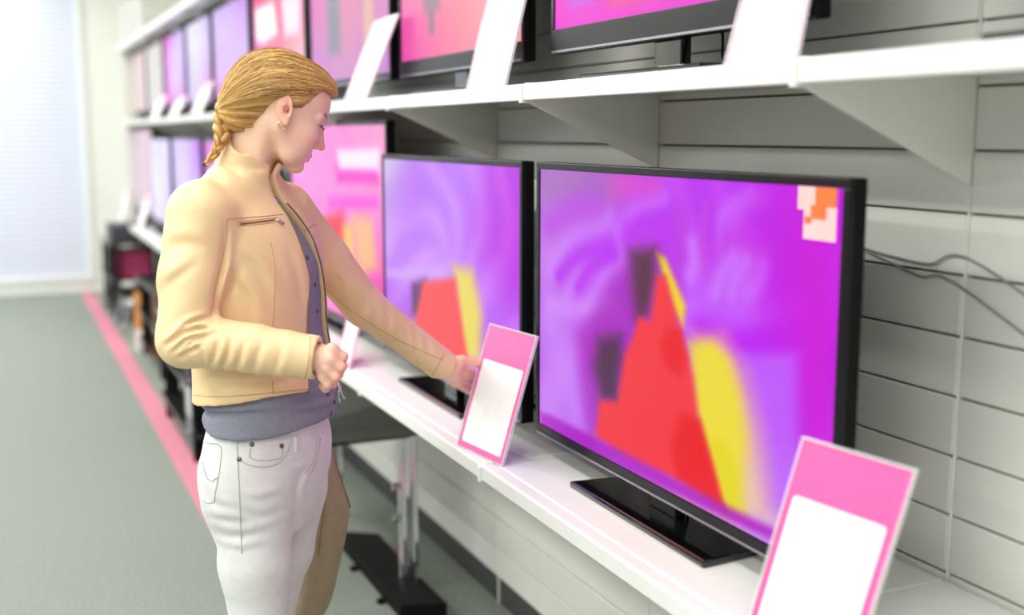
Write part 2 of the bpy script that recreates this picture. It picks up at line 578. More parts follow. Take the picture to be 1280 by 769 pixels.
L1 = [(c6([(120, 400), (250, 190), (300, 190), (260, 380), (240, 560), (140, 640)]), (160, 20, 180), 0.05, 0.75),
      (c6([(210, 140), (330, 130), (315, 200), (235, 215)]), (190, 40, 235), 0.05, 0.6),
      (c6([(375, 395), (440, 395), (485, 480), (520, 620), (545, 820), (440, 790), (400, 660), (375, 540)]), (242, 208, 150), 0.05, 0.75),
      (c6([(290, 208), (312, 222), (356, 330), (350, 380), (325, 330)]), (240, 215, 40), 0.016, 0.95),
      (c6([(365, 415), (415, 410), (452, 450), (478, 540), (490, 640), (480, 720), (470, 790), (420, 780), (398, 660), (372, 560)]), (238, 220, 50), 0.03, 0.95),
      (c6([(385, 620), (420, 700), (440, 800), (485, 800), (470, 700), (440, 640)]), (226, 214, 20), 0.03, 0.8),
      (c6([(235, 208), (288, 200), (292, 270), (275, 352), (248, 362), (240, 290)]), (84, 36, 60), 0.04, 0.97),
      (c6([(165, 405), (212, 398), (218, 450), (205, 548), (172, 542), (155, 470)]), (74, 36, 72), 0.042, 0.97),
      (c6([(158, 625), (168, 545), (206, 548), (222, 440), (240, 405), (252, 356), (278, 366), (293, 262), (312, 262), (346, 390), (372, 490), (386, 600), (415, 690), (440, 790), (330, 722), (220, 672)]), (243, 50, 62), 0.018, 1.0),
      (c6([(318, 380), (345, 385), (358, 450), (340, 490), (312, 470), (300, 420)]), (232, 12, 28), 0.02, 0.8),
      (c6([(345, 575), (388, 590), (412, 690), (438, 790), (335, 720), (325, 650)]), (232, 14, 26), 0.02, 0.9),
      (c6([(40, 575), (60, 580), (220, 662), (420, 770), (480, 802), (640, 884), (640, 905), (440, 812), (200, 690), (40, 610)]), (168, 0, 190), 0.02, 0.85)]
LVs, DPs = (208, 140, 255), (178, 10, 240)
S1 = [(c6([(55, 60), (120, 50), (190, 62)]), (150, 110, 165), 0.03, 0.8), (c6([(200, 60), (245, 58), (290, 66)]), (226, 70, 190), 0.022, 0.8),
      (c6([(64, 250), (105, 185), (190, 140)]), LVs, 0.02, 0.7), (c6([(95, 300), (140, 225), (215, 190)]), LVs, 0.018, 0.6), (c6([(140, 340), (180, 265), (222, 225)]), LVs, 0.016, 0.7),
      (c6([(80, 262), (120, 220), (190, 195)]), DPs, 0.016, 0.9), (c6([(120, 290), (150, 245), (200, 215)]), DPs, 0.012, 0.8), (c6([(60, 150), (110, 110), (160, 100)]), (190, 60, 225), 0.02, 0.8), (c6([(230, 170), (265, 135), (310, 120)]), DPs, 0.022, 0.9),
      (c6([(210, 150), (250, 110), (310, 90)]), LVs, 0.014, 0.6), (c6([(60, 330), (110, 340), (200, 330)]), (214, 150, 250), 0.018, 0.8), (c6([(60, 380), (80, 460), (120, 560)]), (205, 140, 255), 0.03, 0.6),
      (c6([(345, 130), (350, 190), (338, 250)]), (186, 50, 215), 0.018, 0.8), (c6([(372, 190), (376, 230), (365, 260)]), LVs, 0.014, 0.8), (c6([(400, 110), (392, 170), (398, 250)]), (196, 70, 220), 0.01, 0.7),
      (c6([(430, 190), (440, 120), (500, 70)]), LVs, 0.012, 0.6), (c6([(455, 150), (480, 110), (530, 80)]), (205, 90, 245), 0.012, 0.8), (c6([(410, 200), (470, 190), (530, 200)]), (200, 50, 225), 0.016, 0.8),
      (c6([(420, 300), (435, 255), (460, 220)]), LVs, 0.014, 0.8), (c6([(455, 300), (470, 260), (490, 230)]), LVs, 0.014, 0.8), (c6([(495, 300), (515, 280), (528, 240)]), LVs, 0.014, 0.8),
      (c6([(375, 345), (440, 372), (530, 365), (605, 340)]), (200, 110, 255), 0.022, 0.9), (c6([(390, 385), (480, 410), (600, 395)]), (186, 0, 240), 0.02, 0.9), (c6([(580, 110), (590, 250), (585, 330)]), (200, 0, 220), 0.05, 0.8),
      (c6([(640, 90), (640, 300), (640, 620)]), (206, 0, 212), 0.03, 0.95)]
L1.insert(0, (c6([(478, 438), (604, 434), (604, 640), (600, 800), (520, 800), (500, 560)]), (190, 96, 250), 0.03, 0.8))
tv('large television nearest the camera with purple picture of a red peak and an orange sticker', G1[1], G1[2], G1[0], G1[3], G1[4], ZL,
   lambda U, V: paint(U, V, BASE1, L1, 0.10, 3, S1), nx=200, sticker=True)

# --- set 2
G2 = (1.15, 2.50, 3.60, 0.85, 1.495)
q2 = lambda L: [uvmap(p, *G2) for p in L]
BASE2 = [(0.1, 0.08, 0.12, (200, 190, 220)), (0.3, 0.1, 0.15, (185, 110, 240)), (0.2, 0.25, 0.1, (178, 60, 240)), (0.6, 0.2, 0.2, (190, 115, 245)), (0.9, 0.1, 0.12, (190, 30, 225)), (0.97, 0.35, 0.1, (190, 10, 220)),
         (0.5, 0.5, 0.2, (208, 150, 250)), (0.85, 0.6, 0.12, (190, 95, 245)), (0.1, 0.5, 0.14, (200, 150, 245)), (0.1, 0.8, 0.14, (180, 80, 230)), (0.9, 0.9, 0.12, (190, 90, 240))]
L2 = [(q2([(480, 338), (560, 335), (560, 350), (480, 352)]), (215, 170, 245), 0.03, 0.7),
      (q2([(514, 358), (532, 352), (532, 398), (514, 402)]), (96, 50, 100), 0.03, 0.9),
      (q2([(568, 335), (592, 340), (604, 400), (602, 460), (575, 460)]), (236, 220, 90), 0.05, 0.95),
      (q2([(528, 356), (570, 350), (580, 420), (588, 470), (500, 470), (520, 400)]), (252, 78, 84), 0.025, 1.0),
      (q2([(480, 400), (516, 400), (512, 470), (480, 460)]), (225, 90, 175), 0.05, 0.6)]
tv('television behind the reaching arm showing a lavender picture with red and yellow blocks', G2[1], G2[2], G2[0], G2[3], G2[4], ZL,
   lambda U, V: paint(U, V, BASE2, L2, 0.13, 8), nx=110)

# --- set 3: pink
G3 = (1.20, 3.70, 5.09, 0.83, 1.605)
q3 = lambda L: [uvmap(p, *G3) for p in L]
BASE3 = [(0.1, 0.2, 0.2, (255, 150, 225)), (0.5, 0.1, 0.2, (255, 125, 205)), (0.9, 0.1, 0.15, (250, 150, 200)), (0.5, 0.4, 0.2, (255, 140, 220)), (0.9, 0.5, 0.15, (245, 120, 215)), (0.2, 0.8, 0.2, (250, 110, 205)), (0.9, 0.9, 0.15, (235, 20, 150))]
L3 = [(q3([(420, 205), (474, 200), (474, 228), (422, 226)]), (250, 20, 190), 0.03, 0.9),
      (q3([(422, 185), (476, 182), (476, 212), (424, 210)]), (255, 235, 255), 0.03, 0.95),
      (q3([(410, 246), (474, 246), (474, 260), (412, 262)]), (235, 40, 215), 0.03, 0.7),
      (q3([(440, 270), (466, 275), (474, 340), (450, 350)]), (255, 190, 120), 0.05, 0.9),
      (q3([(402, 275), (430, 265), (436, 340), (430, 360), (398, 340)]), (244, 40, 60), 0.04, 0.95),
      (q3([(428, 285), (440, 280), (446, 340), (434, 350)]), (255, 200, 90), 0.03, 0.9)]
tv('tall television showing a bright pink picture just right of the face of the shopper', G3[1], G3[2], G3[0], G3[3], G3[4], ZL,
   lambda U, V: paint(U, V, BASE3, L3, 0.04, 11), nx=90)


def art(cs, layers=(), swirl=0.06, seed=5):
    base = [((i % 3) * 0.35 + 0.12, (i // 3) * 0.4 + 0.12, 0.2, c) for i, c in enumerate(cs)]
    return lambda U, V: paint(U, V, base, list(layers), swirl, seed)


R_ = lambda u0, v0, u1, v1: [(u0, v0), (u1, v0), (u1, v1), (u0, v1)]
PU, LV, MG, WH, PK, RD = (176, 70, 220), (205, 185, 240), (225, 60, 190), (228, 228, 252), (245, 150, 200), (238, 70, 110)
# sets further along the display shelf
tv('television on the display shelf hidden behind the neck of the shopper', 5.25, 6.15, 1.15, 0.86, 1.5, ZL, art([PK, PU, MG, LV, PK, PU]), 30, cable=False)
tv('television on the display shelf behind the braid with pink and lilac picture', 6.22, 7.1, 1.15, 0.86, 1.53, ZL, art([MG, LV, PK, PU, LV, MG]), 30, cable=False)
tv('television on the display shelf just left of the jacket shoulder with pale lilac picture', 7.22, 8.45, 1.15, 0.86, 1.535, ZL, art([LV, LV, PU, LV, WH, LV, LV, LV, PU]), 34, cable=False)
tv('television on the display shelf with nearly white bluish picture, second from the far end', 8.6, 9.75, 1.15, 0.86, 1.53, ZL, art([WH, LV, WH, WH, WH, LV]), 30, cable=False)
tv('television at the far end of the display shelf with dusty pink picture', 9.86, 11.2, 1.18, 0.86, 1.6, ZL, art([(200, 180, 205), (215, 185, 205), (225, 190, 200), (205, 190, 205)]), 26, cable=False)
# upper shelf
UA = art([(235, 40, 215), (235, 60, 190), (235, 40, 215), (240, 60, 180), (240, 80, 140), (235, 40, 215), (236, 40, 220), (235, 40, 220), (236, 40, 220)],
         [(R_(0.30, 0.70, 1.1, 0.93), (240, 110, 110), 0.05, 0.8), (R_(0.08, 0.7, 0.2, 0.9), (190, 110, 235), 0.04, 0.8)], 0.03)
tv('television on the upper shelf above the largest set, glossy black lower bezel and magenta picture', 1.50, 2.45, 1.20, 1.742, 2.30, ZU, UA, 50, bot=0.055, base_w=0.46)
UB = art([(245, 150, 170), (250, 120, 150), (245, 190, 170), (240, 110, 170), (250, 120, 130), (248, 190, 160), (235, 60, 175), (245, 120, 150), (240, 150, 170)],
         [(R_(0.22, 0.4, 0.38, 0.72), (150, 120, 135), 0.03, 0.9), (R_(0.27, 0.7, 0.33, 0.86), (150, 110, 130), 0.02, 0.9), (R_(0.8, 0.4, 0.92, 0.85), (245, 220, 160), 0.05, 0.8)], 0.02)
tv('television on the upper shelf with peach and pink picture, between two slanted price cards', 2.60, 3.55, 1.20, 1.735, 2.27, ZU, UB, 44, bot=0.05, base_w=0.44)
UC = art([(215, 60, 185), (225, 140, 160), (190, 70, 190), (215, 120, 165), (225, 130, 150), (215, 130, 160), (185, 120, 215), (200, 140, 190), (190, 120, 215)],
         [(R_(0.25, 0.3, 0.42, 0.8), (120, 130, 145), 0.05, 0.85), (R_(0.72, 0.3, 0.82, 0.8), (225, 195, 140), 0.04, 0.7)], 0.02)
tv('television on the upper shelf just right of the forehead with dusty red and grey picture', 3.64, 4.68, 1.20, 1.735, 2.27, ZU, UC, 40, cable=False)
UD = art([(235, 40, 90), (240, 60, 100), (235, 70, 150), (225, 90, 190), (240, 90, 120), (240, 170, 160), (225, 120, 200), (235, 120, 150), (240, 200, 220)],
         [([(0.05, 0.2), (0.45, 0.2), (0.5, 0.5), (0.2, 0.55), (0.05, 0.5)], (255, 255, 255), 0.05, 1.0), ([(0.6, 0.2), (0.95, 0.25), (0.9, 0.55), (0.65, 0.55)], (255, 225, 255), 0.05, 1.0)], 0.02)
tv('television on the upper shelf above the hair with red picture and two white glows', 4.76, 5.80, 1.20, 1.735, 2.27, ZU, UD, 40, cable=False)
tv('television on the upper shelf with plain lilac picture, left of the red one', 5.90, 6.93, 1.20, 1.735, 2.27, ZU, art([LV, (205, 175, 235), (190, 130, 225), (200, 170, 240), (205, 170, 225), (205, 170, 230), (225, 150, 210), (215, 180, 220), (215, 190, 220)]), 30, cable=False)
tv('television on the upper shelf with bluish white picture behind a slanted card', 7.02, 7.95, 1.20, 1.735, 2.27, ZU, art([WH, WH, LV, LV, WH, (190, 180, 240), LV, (200, 180, 240), (225, 90, 180)]), 30, cable=False)
tv('television on the upper shelf with magenta rim and lavender picture under the canopy shelf', 8.04, 9.05, 1.20, 1.735, 2.27, ZU, art([MG, (200, 150, 235), LV, (215, 130, 220), WH, LV, MG, LV, (215, 100, 200)]), 30, cable=False)
tv('television on the upper shelf with blank warm grey screen, second from the far end', 9.14, 10.15, 1.20, 1.735, 2.27, ZU, art([(214, 210, 206), (210, 208, 206), (212, 206, 206), (206, 204, 204)], (), 0.0), 20, cable=False)
tv('television on the upper shelf at the far end with faint pink screen', 10.24, 11.25, 1.20, 1.735, 2.27, ZU, art([(210, 196, 196), (220, 190, 196), (226, 205, 205), (214, 200, 196)], (), 0.0), 20, cable=False)
tv('television at the right end of the upper shelf, black lower bezel only', 0.42, 1.345, 1.20, 1.76, 2.30, ZU, UA, 30, bot=0.055, base_w=0.46)


# ------------------------------------------------------------------ price cards in acrylic stands
def card(label, BL, BR, TL, pinktop=0.28, foot=True, group=None, pm=None, clip=False):
    """slanted A4 card: bottom left, bottom right, top left corners in metres"""
    BL, BR, TL = map(lambda p: Vector([float(a) for a in p]), (BL, BR, TL))
    ex = (BR - BL); W_ = ex.length; ex.normalize()
    ez = TL - BL; H_ = ez.length; ez = (ez - ex * ez.dot(ex) * 0).normalized()
    n = ex.cross(ez).normalized()            # towards the viewer
    t = empty('price_card_stand', BL)
    tag(t, label, 'price card', group)

    def slab(x0, x1, z0, z1, d0, d1):
        P = []
        for d in (d0, d1):
            P += [ex * x0 + ez * z0 + n * d, ex * x1 + ez * z0 + n * d, ex * x1 + ez * z1 + n * d, ex * x0 + ez * z1 + n * d]
        return P
    b = 0.004
    ac = MB()
    ac.quadbox(slab(0, W_, 0, H_, -0.004, -0.002))
    a_ = ac.build('acrylic_back', M_acryl, t)
    rim = MB()
    rim.quadbox(slab(0, W_, 0, b, -0.002, 0.003)); rim.quadbox(slab(0, b, b, H_ - b, -0.002, 0.003))
    rim.quadbox(slab(W_ - b, W_, b, H_ - b, -0.002, 0.003)); rim.quadbox(slab(0, W_, H_ - b, H_, -0.002, 0.003))
    rim.build('acrylic_rim', M_acryl, t)
    MB().quadbox(slab(b, W_ - b, b, H_ - b, -0.0015, 0.0)).build('pink_sheet', pm or M_pink, t)
    sheet = MB()
    x0, x1, z0, z1 = 0.016, W_ - 0.018, 0.018, H_ * (1 - pinktop)
    r = 0.007
    poly = []
    for cx, cz, a0 in ((x1 - r, z0 + r, -90), (x1 - r, z1 - r, 0), (x0 + r, z1 - r, 90), (x0 + r, z0 + r, 180)):
        for k in range(4):
            an = math.radians(a0 + k * 30)
            poly.append((cx + r * math.cos(an), cz + r * math.sin(an)))
    sheet.v += [tuple(ex * p[0] + ez * p[1] + n * 0.0002) for p in poly] + [tuple(ex * p[0] + ez * p[1] + n * 0.0012) for p in poly]
    k = len(poly)
    sheet.f += [tuple(reversed(range(k))), tuple(range(k, 2 * k))] + [(i, (i + 1) % k, k + (i + 1) % k, k + i) for i in range(k)]
    sheet.build('white_sheet', M_paper, t)
    if foot:
        h = Vector((-n.x, -n.y, 0)).normalized()
        f = MB()
        z = 0.0012
        fd = 0.085 if foot is True else foot
        P = [ex * 0 + Vector((0, 0, 0)), ex * W_, ex * W_ + h * fd, h * fd]
        f.quadbox([p + Vector((0, 0, 0.0004)) for p in P] + [p + Vector((0, 0, 0.0026)) for p in P])
        f.build('acrylic_foot', M_acryl, t)
    if pm is None and pinktop > 0.2:
        pass
    return t


held = card('pink and white price card tilted by the hand of the shopper', onZ(571, 557, ZL), onZ(628, 584, ZL), onZ(613, 404, 1.095))
BLr = Vector(onZ(931, 790, ZL)); TLr = Vector(onZ(1004, 545, 1.11)); BRr = BLr + Vector((0.030, -0.205, 0))
card('pink and white price card standing in front of the largest television', BLr, BRr, TLr)
# upper shelf cards
def upcard(label, bl, br, tl, X=1.105, h=0.30, pt=0.24):
    A = onX(*bl, X); B = onX(*br, X); A[2] = B[2] = ZU
    T = onX(*tl, X + 0.07)
    v = T - A; v = v / np.linalg.norm(v) * h
    return card(label, A, B, A + v, pt, 0.036, None, M_pinkl)


upcard('slanted white price card on the upper shelf just right of the forehead', (430, 124), (458, 121), (468, 24), pt=0.3)
upcard('white price card on the upper shelf beside the peach coloured television', (583, 108), (632, 104), (606, 15))
upcard('white price card on the upper shelf below the right part of the magenta television', (905, 77), (998, 70), (921, 18))
upcard('slanted white card on the upper shelf before the bluish white television', (238, 143), (251, 142), (263, 82))
upcard('slanted pinkish white card on the upper shelf second from the braid', (210, 146), (221, 145), (235, 98))
upcard('slanted white card on the upper shelf third from the braid', (187, 148), (197, 147), (205, 105))
# display shelf cards further back
def lowcard(label, bl, br, tl, h=0.3, pt=0.24, pm=None):
    A, B = onZ(*bl, ZL), onZ(*br, ZL)
    T = onX(*tl, A[0] + 0.08)
    v = T - A; v = v / np.linalg.norm(v) * h
    return card(label, A, B, A + v, pt, True, None, pm)


lowcard('white price card on the display shelf under the reaching arm', (421, 452), (437, 462), (436, 390))
lowcard('slanted pink and white card at the far end of the display shelf', (150, 272), (154, 275), (160, 226), pm=M_pinkl)
lowcard('slanted white card on the far display shelf beside the jacket sleeve', (172, 282), (178, 286), (184, 236), pm=M_pinkl)

# ------------------------------------------------------------------ black television tables standing on the carpet
def stand(name, label, x0, x1, y0, y1, zs, legm, r=0.016, ch=0.07, cat='table'):
    t = empty(name, (x0, y0, 0)); tag(t, label, cat)
    w_, d_ = x1 - x0, y1 - y0
    for z in zs:
        poly = [(0, ch), (ch * 0.6, 0), (w_ - ch, 0), (w_, ch * 0.5), (w_, d_), (0, d_)]
        MB().prism(poly, 'z', z - 0.012, z).build('glass_shelf', M_glass_d, t, bevel=0.002)
    for (lx, ly) in ((w_ - 0.05, 0.05), (0.06, 0.06), (w_ - 0.05, d_ - 0.05), (0.06, d_ - 0.06)):
        l = MB()
        l.tube([(lx - 0.02, ly, 0), (lx - 0.02, ly, zs[0] - 0.012)], r, 10)
        l.tube([(lx + 0.02, ly, 0), (lx + 0.02, ly, zs[0] - 0.012)], r, 10)
        lg = l.build('leg', legm, t, smooth=False)
        for z in zs[1:]:
            MB().tube([(lx - 0.045, ly - 0.006, z + 0.02), (lx - 0.03, ly - 0.006, z + 0.02)], 0.011, 10).build('knob', M_chrome, lg)
    return t


gt = stand('glass_table', 'black glass table with paired chrome legs beside the shopper', 0.74, 1.24, 3.46, 4.5, (0.585,), M_chrome, 0.0145)
for lg in [o for o in gt.children if o.name.startswith('leg')][:1]:
    for z in (0.40, 0.29):
        MB().tube([(0.50 - 0.105, 0.044, z), (0.50 - 0.088, 0.044, z)], 0.013, 10).build('knob', M_chrome, lg)
pb = [onZ(431, 664, 0.06), onZ(474, 667, 0.06), onZ(503, 700, 0.06)]
base = empty('floor_plinth', (0.8, 2.75, 0)); tag(base, 'low black platform on the carpet between the bag and the chrome table legs', 'platform')
pp_ = [(float(p[0]) - 0.8, float(p[1]) - 2.75) for p in pb]
low = [(pp_[2][0] + 0.01, pp_[2][1] - 0.42), (pp_[0][0] - 0.03, pp_[0][1] - 0.75), (pp_[0][0] - 0.03, pp_[0][1])]
MB().prism(low[::-1] [:1] + [pp_[0]] + pp_[1:] + low[:2], 'z', 0.012, 0.06).build('platform_top', M_blackm, base, bevel=0.004)
ppoly = [(0.02 + 0.0, 0.02), (0.2, 0.02), (0.2, 0.5), (0.02, 0.5)]
cxp = sum(p[0] for p in pp_) / 3 - 0.05; cyp = sum(p[1] for p in pp_) / 3 - 0.3
for fx, fy in ((-0.06, -0.12), (0.06, -0.12), (-0.06, 0.2), (0.06, 0.2)):
    MB().tube([(cxp + fx, cyp + fy, 0), (cxp + fx, cyp + fy, 0.014)], 0.015, 10).build('foot', M_blackm, base)
stand('glass_table', 'black table on dark posts behind the hem of the jacket', 0.76, 1.22, 5.42, 6.5, (0.60, 0.38, 0.14), M_blackm, 0.02)
stand('glass_table', 'black table further back, left of the jacket elbow', 0.86, 1.3, 7.4, 8.5, (0.56, 0.33, 0.12), M_blackm, 0.02)
stand('glass_table', 'black table with slim posts at the far end of the aisle', 0.80, 1.28, 9.9, 10.9, (0.66, 0.36, 0.14), M_blackm, 0.018)


def carton(label, x0, x1, y0, y1, z0, z1, rgb, tape=(205, 190, 160), name='carton'):
    o = empty(name, (x0, y0, z0)); tag(o, label, 'box')
    MB().box(0, x1 - x0, 0, y1 - y0, 0, z1 - z0).build('box_body', mat('carton_%d_%d_%d' % rgb, rgb, 0.6, var=0.1, scale=15, bump=0.1), o, bevel=0.004)
    MB().box(-0.001, x1 - x0 + 0.001, (y1 - y0) * 0.4, (y1 - y0) * 0.6, -0.0 , z1 - z0 + 0.001).build('band', mat('band_%d_%d_%d' % tape, tape, 0.4, var=0.05), o)
    return o


carton('dark grey box on the black table at the far end of the aisle', 0.84, 1.18, 10.0, 10.5, 0.66, 0.80, (62, 60, 72), (92, 90, 110))
carton('orange box standing on the carpet beside the chrome legged rack', 0.90, 1.05, 8.7, 9.1, 0.0, 0.36, (205, 138, 52), (180, 110, 40))
carton('small white box on the carpet before the orange box', 0.86, 1.02, 8.52, 8.68, 0.0, 0.13, (236, 234, 234), (220, 200, 190))
carton('brown box on the middle shelf of the black table left of the elbow', 0.92, 1.2, 7.6, 8.1, 0.33, 0.50, (120, 78, 48), (90, 60, 44))
carton('purple and grey box on the middle shelf of the table behind the jacket hem', 0.84, 1.12, 5.6, 6.1, 0.38, 0.53, (96, 80, 120), (170, 160, 190))
carton('white box on the bottom shelf of the table behind the jacket hem', 0.82, 1.12, 5.55, 5.95, 0.14, 0.31, (212, 208, 212), (180, 190, 190))
carton('magenta box on the middle shelf of the far black table', 0.9, 1.15, 10.05, 10.5, 0.36, 0.58, (186, 60, 110), (220, 190, 210))

# rack with two bent chrome legs near the far table
rk = empty('chrome_rack', (0.9, 9.5, 0)); tag(rk, 'low rack with bright bent chrome legs beside the pink floor line', 'rack')
MB().box(-0.06, 0.34, -0.3, 0.3, 0.30, 0.32).build('top_board', M_blackm, rk, bevel=0.004)
for yy in (-0.24, 0.24):
    MB().tube(smooth_path([(-0.09, yy, 0.01), (-0.05, yy, 0.12), (-0.02, yy, 0.22), (0.03, yy, 0.285), (0.1, yy, 0.295)], 6), 0.017, 8).build('leg', M_chrome, rk, smooth=True)
    MB().tube([(0.3, yy, 0.0), (0.3, yy, 0.30)], 0.015, 8).build('leg', M_chrome, rk, smooth=True)

# grey storage boxes on the canopy shelf at the far end
for k, (y0, lab) in enumerate(((10.6, 'pale grey box on the canopy shelf next to the end wall'), (10.05, 'pale grey box on the canopy shelf second from the end wall'), (9.5, 'pale grey box on the canopy shelf third from the end wall'))):
    carton(lab, 1.10, 1.4, y0, y0 + 0.45, ZC, ZC + 0.36, (205, 206, 198), (186, 190, 182))

# thin cables along the back panels right of the largest set
for k, pix in enumerate(([(1050, 296), (1070, 306), (1106, 318), (1160, 330), (1230, 334)], [(1050, 300), (1072, 309), (1106, 325), (1150, 345), (1220, 372)])):
    q = smooth_path([tuple(onX(x, y, XW - 0.006)) for x, y in pix] + [(XW - 0.008, 0.92 - 0.1 * k, 1.12 - 0.1 * k), (XW - 0.008, 0.86 - 0.1 * k, 0.86), (XW - 0.03, 0.84 - 0.1 * k, ZL + 0.003), (XW - 0.12, 0.80 - 0.1 * k, ZL + 0.003)], 6)
    o = MB().tube([tuple(p) for p in q], 0.0022, 6).build('power_cable', M_cablew, smooth=True)
    tag(o, ('upper', 'lower')[k] + ' of two thin grey cables along the back panels right of the largest television', 'cable')

# ================================================================== the shopper
# Shapes are distance fields blended smoothly and meshed with surface nets. All in the person's own frame:
# x = to the right across the aisle, y = away, z = up, origin on the floor between the feet.
DP = 2.35                                   # horizontal distance from the camera's foot point
HF = np.array([math.sin(PH), math.cos(PH), 0.0])
PX0 = (335 - CX) / FPX * DP
ORG = np.array([RGT[0] * PX0 + HF[0] * DP, RGT[1] * PX0 + HF[1] * DP, 0.0])
person = empty('person', tuple(ORG), -PH)
tag(person, 'woman in beige leather jacket and white jeans with blond braid, touching a price card', 'person')


def L(px, py, dy=0.0):
    """frame pixel at depth DP + dy -> person frame"""
    d = ray(px, py)
    p = CAM + d * ((DP + dy) / (d @ HF)) - ORG
    return np.array([p @ RGT, p @ HF, p[2]])


def toL(p):
    p = np.asarray(p, float) - ORG
    return np.array([p @ RGT, p @ HF, p[2]])


def projL(p):
    """person frame -> frame pixel"""
    q = ORG + RGT * p[0] + HF * p[1] + np.array([0, 0, p[2]]) - CAM
    z = q @ FWD
    return CX + FPX * (q @ RGT) / z, CY - FPX * (q @ UPV) / z


class Grid:
    def __init__(s, lo, hi, h):
        s.lo = np.array(lo, float); s.h = h
        s.n = np.maximum(((np.array(hi) - s.lo) / h).astype(int) + 2, 4)
        s.F = np.full(s.n, 0.2, np.float32)
        s.ax = [(s.lo[i] + np.arange(s.n[i]) * h).astype(np.float32) for i in range(3)]

    def block(s, blo, bhi):
        a = [max(0, int((blo[i] - s.lo[i]) / s.h)) for i in range(3)]
        b = [min(int(s.n[i]), int((bhi[i] - s.lo[i]) / s.h) + 2) for i in range(3)]
        if any(b[i] <= a[i] for i in range(3)): return None
        sl = tuple(slice(a[i], b[i]) for i in range(3))
        P = np.stack(np.meshgrid(*[s.ax[i][a[i]:b[i]] for i in range(3)], indexing='ij'), -1)
        return sl, P

    def full(s):
        return np.stack(np.meshgrid(*s.ax, indexing='ij'), -1)

    def op(s, prim, k=0.01, mode='u', margin=0.03):
        fn, blo, bhi = prim
        r = s.block(np.array(blo) - margin - k, np.array(bhi) + margin + k)
        if r is None: return
        sl, P = r
        d = fn(P).astype(np.float32)
        a = s.F[sl]
        if mode == 'u':
            h = np.clip(0.5 + 0.5 * (a - d) / k, 0, 1)
            s.F[sl] = a * (1 - h) + d * h - k * h * (1 - h)
        elif mode == 's':                              # subtract
            h = np.clip(0.5 - 0.5 * (a + d) / k, 0, 1)
            s.F[sl] = a * (1 - h) - d * h + k * h * (1 - h)
        elif mode == 'd':                              # displace
            s.F[sl] = a + d

    def mesh(s):
        return nets(s.F, s.lo, s.h)


def nets(F, lo, h):
    """naive surface nets"""
    S_ = F < 0
    n = np.array(F.shape)
    c = np.zeros(n - 1, np.int8)
    for i in (0, 1):
        for j in (0, 1):
            for k in (0, 1):
                c += S_[i:n[0] - 1 + i, j:n[1] - 1 + j, k:n[2] - 1 + k]
    act = (c > 0) & (c < 8)
    I, J, K = np.nonzero(act)
    vid = np.full(n - 1, -1, np.int64)
    vid[I, J, K] = np.arange(len(I))
    acc = np.zeros((len(I), 3)); cnt = np.zeros(len(I))
    cs = [(i, j, k) for i in (0, 1) for j in (0, 1) for k in (0, 1)]
    val = {q: F[I + q[0], J + q[1], K + q[2]] for q in cs}
    for q in cs:
        for ax in range(3):
            if q[ax]: continue
            r = list(q); r[ax] = 1; r = tuple(r)
            a, b = val[q], val[r]
            mk = (a < 0) != (b < 0)
            t = np.where(mk, a / np.where(mk, a - b, 1), 0)
            p = np.zeros((len(I), 3)) + np.array(q)
            p[:, ax] = t
            acc += p * mk[:, None]; cnt += mk
    V = (np.stack([I, J, K], 1) + acc / cnt[:, None]) * h + lo
    faces = []
    for ax in range(3):
        o1, o2 = [(1, 2), (2, 0), (0, 1)][ax]
        sa = [slice(None)] * 3; sb = [slice(None)] * 3
        sa[ax] = slice(0, -1); sb[ax] = slice(1, None)
        A, B = S_[tuple(sa)], S_[tuple(sb)]
        ch = A != B
        e = np.argwhere(ch)
        ok = (e[:, o1] > 0) & (e[:, o2] > 0) & (e[:, o1] < n[o1] - 1) & (e[:, o2] < n[o2] - 1)
        e = e[ok]
        fl = A[tuple(e.T)]
        q = []
        for d1, d2 in ((-1, -1), (0, -1), (0, 0), (-1, 0)):
            f = e.copy(); f[:, o1] += d1; f[:, o2] += d2
            q.append(vid[tuple(f.T)])
        q = np.stack(q, 1)
        q[~fl] = q[~fl][:, ::-1]
        faces.append(q)
    Fq = np.concatenate(faces)
    Fq = Fq[(Fq >= 0).all(1)]
    return V, Fq


def relax(V, Fq, it=1, lam=0.5):
    e = np.concatenate([Fq[:, [0, 1]], Fq[:, [1, 2]], Fq[:, [2, 3]], Fq[:, [3, 0]]])
    e = np.concatenate([e, e[:, ::-1]])
    for _ in range(it):
        s_ = np.zeros_like(V); c = np.bincount(e[:, 0], minlength=len(V))
        for a in range(3):
            s_[:, a] = np.bincount(e[:, 0], V[e[:, 1], a], minlength=len(V))
        V = V + lam * (s_ / np.maximum(c, 1)[:, None] - V)
    return V


def to_mesh(name, V, Fq, col=None):
    me = bpy.data.meshes.new(name)
    me.vertices.add(len(V)); me.vertices.foreach_set('co', np.asarray(V, np.float32).ravel())
    me.loops.add(Fq.size); me.loops.foreach_set('vertex_index', Fq.astype(np.int32).ravel())
    me.polygons.add(len(Fq))
    me.polygons.foreach_set('loop_start', (np.arange(len(Fq)) * 4).astype(np.int32))
    me.polygons.foreach_set('loop_total', np.full(len(Fq), 4, np.int32))
    me.update(calc_edges=True)
    me.validate()
    if col is not None:
        a = me.color_attributes.new('col', 'FLOAT_COLOR', 'POINT')
        a.data.foreach_set('color', np.concatenate([col, np.ones((len(col), 1))], 1).astype(np.float32).ravel())
    return me


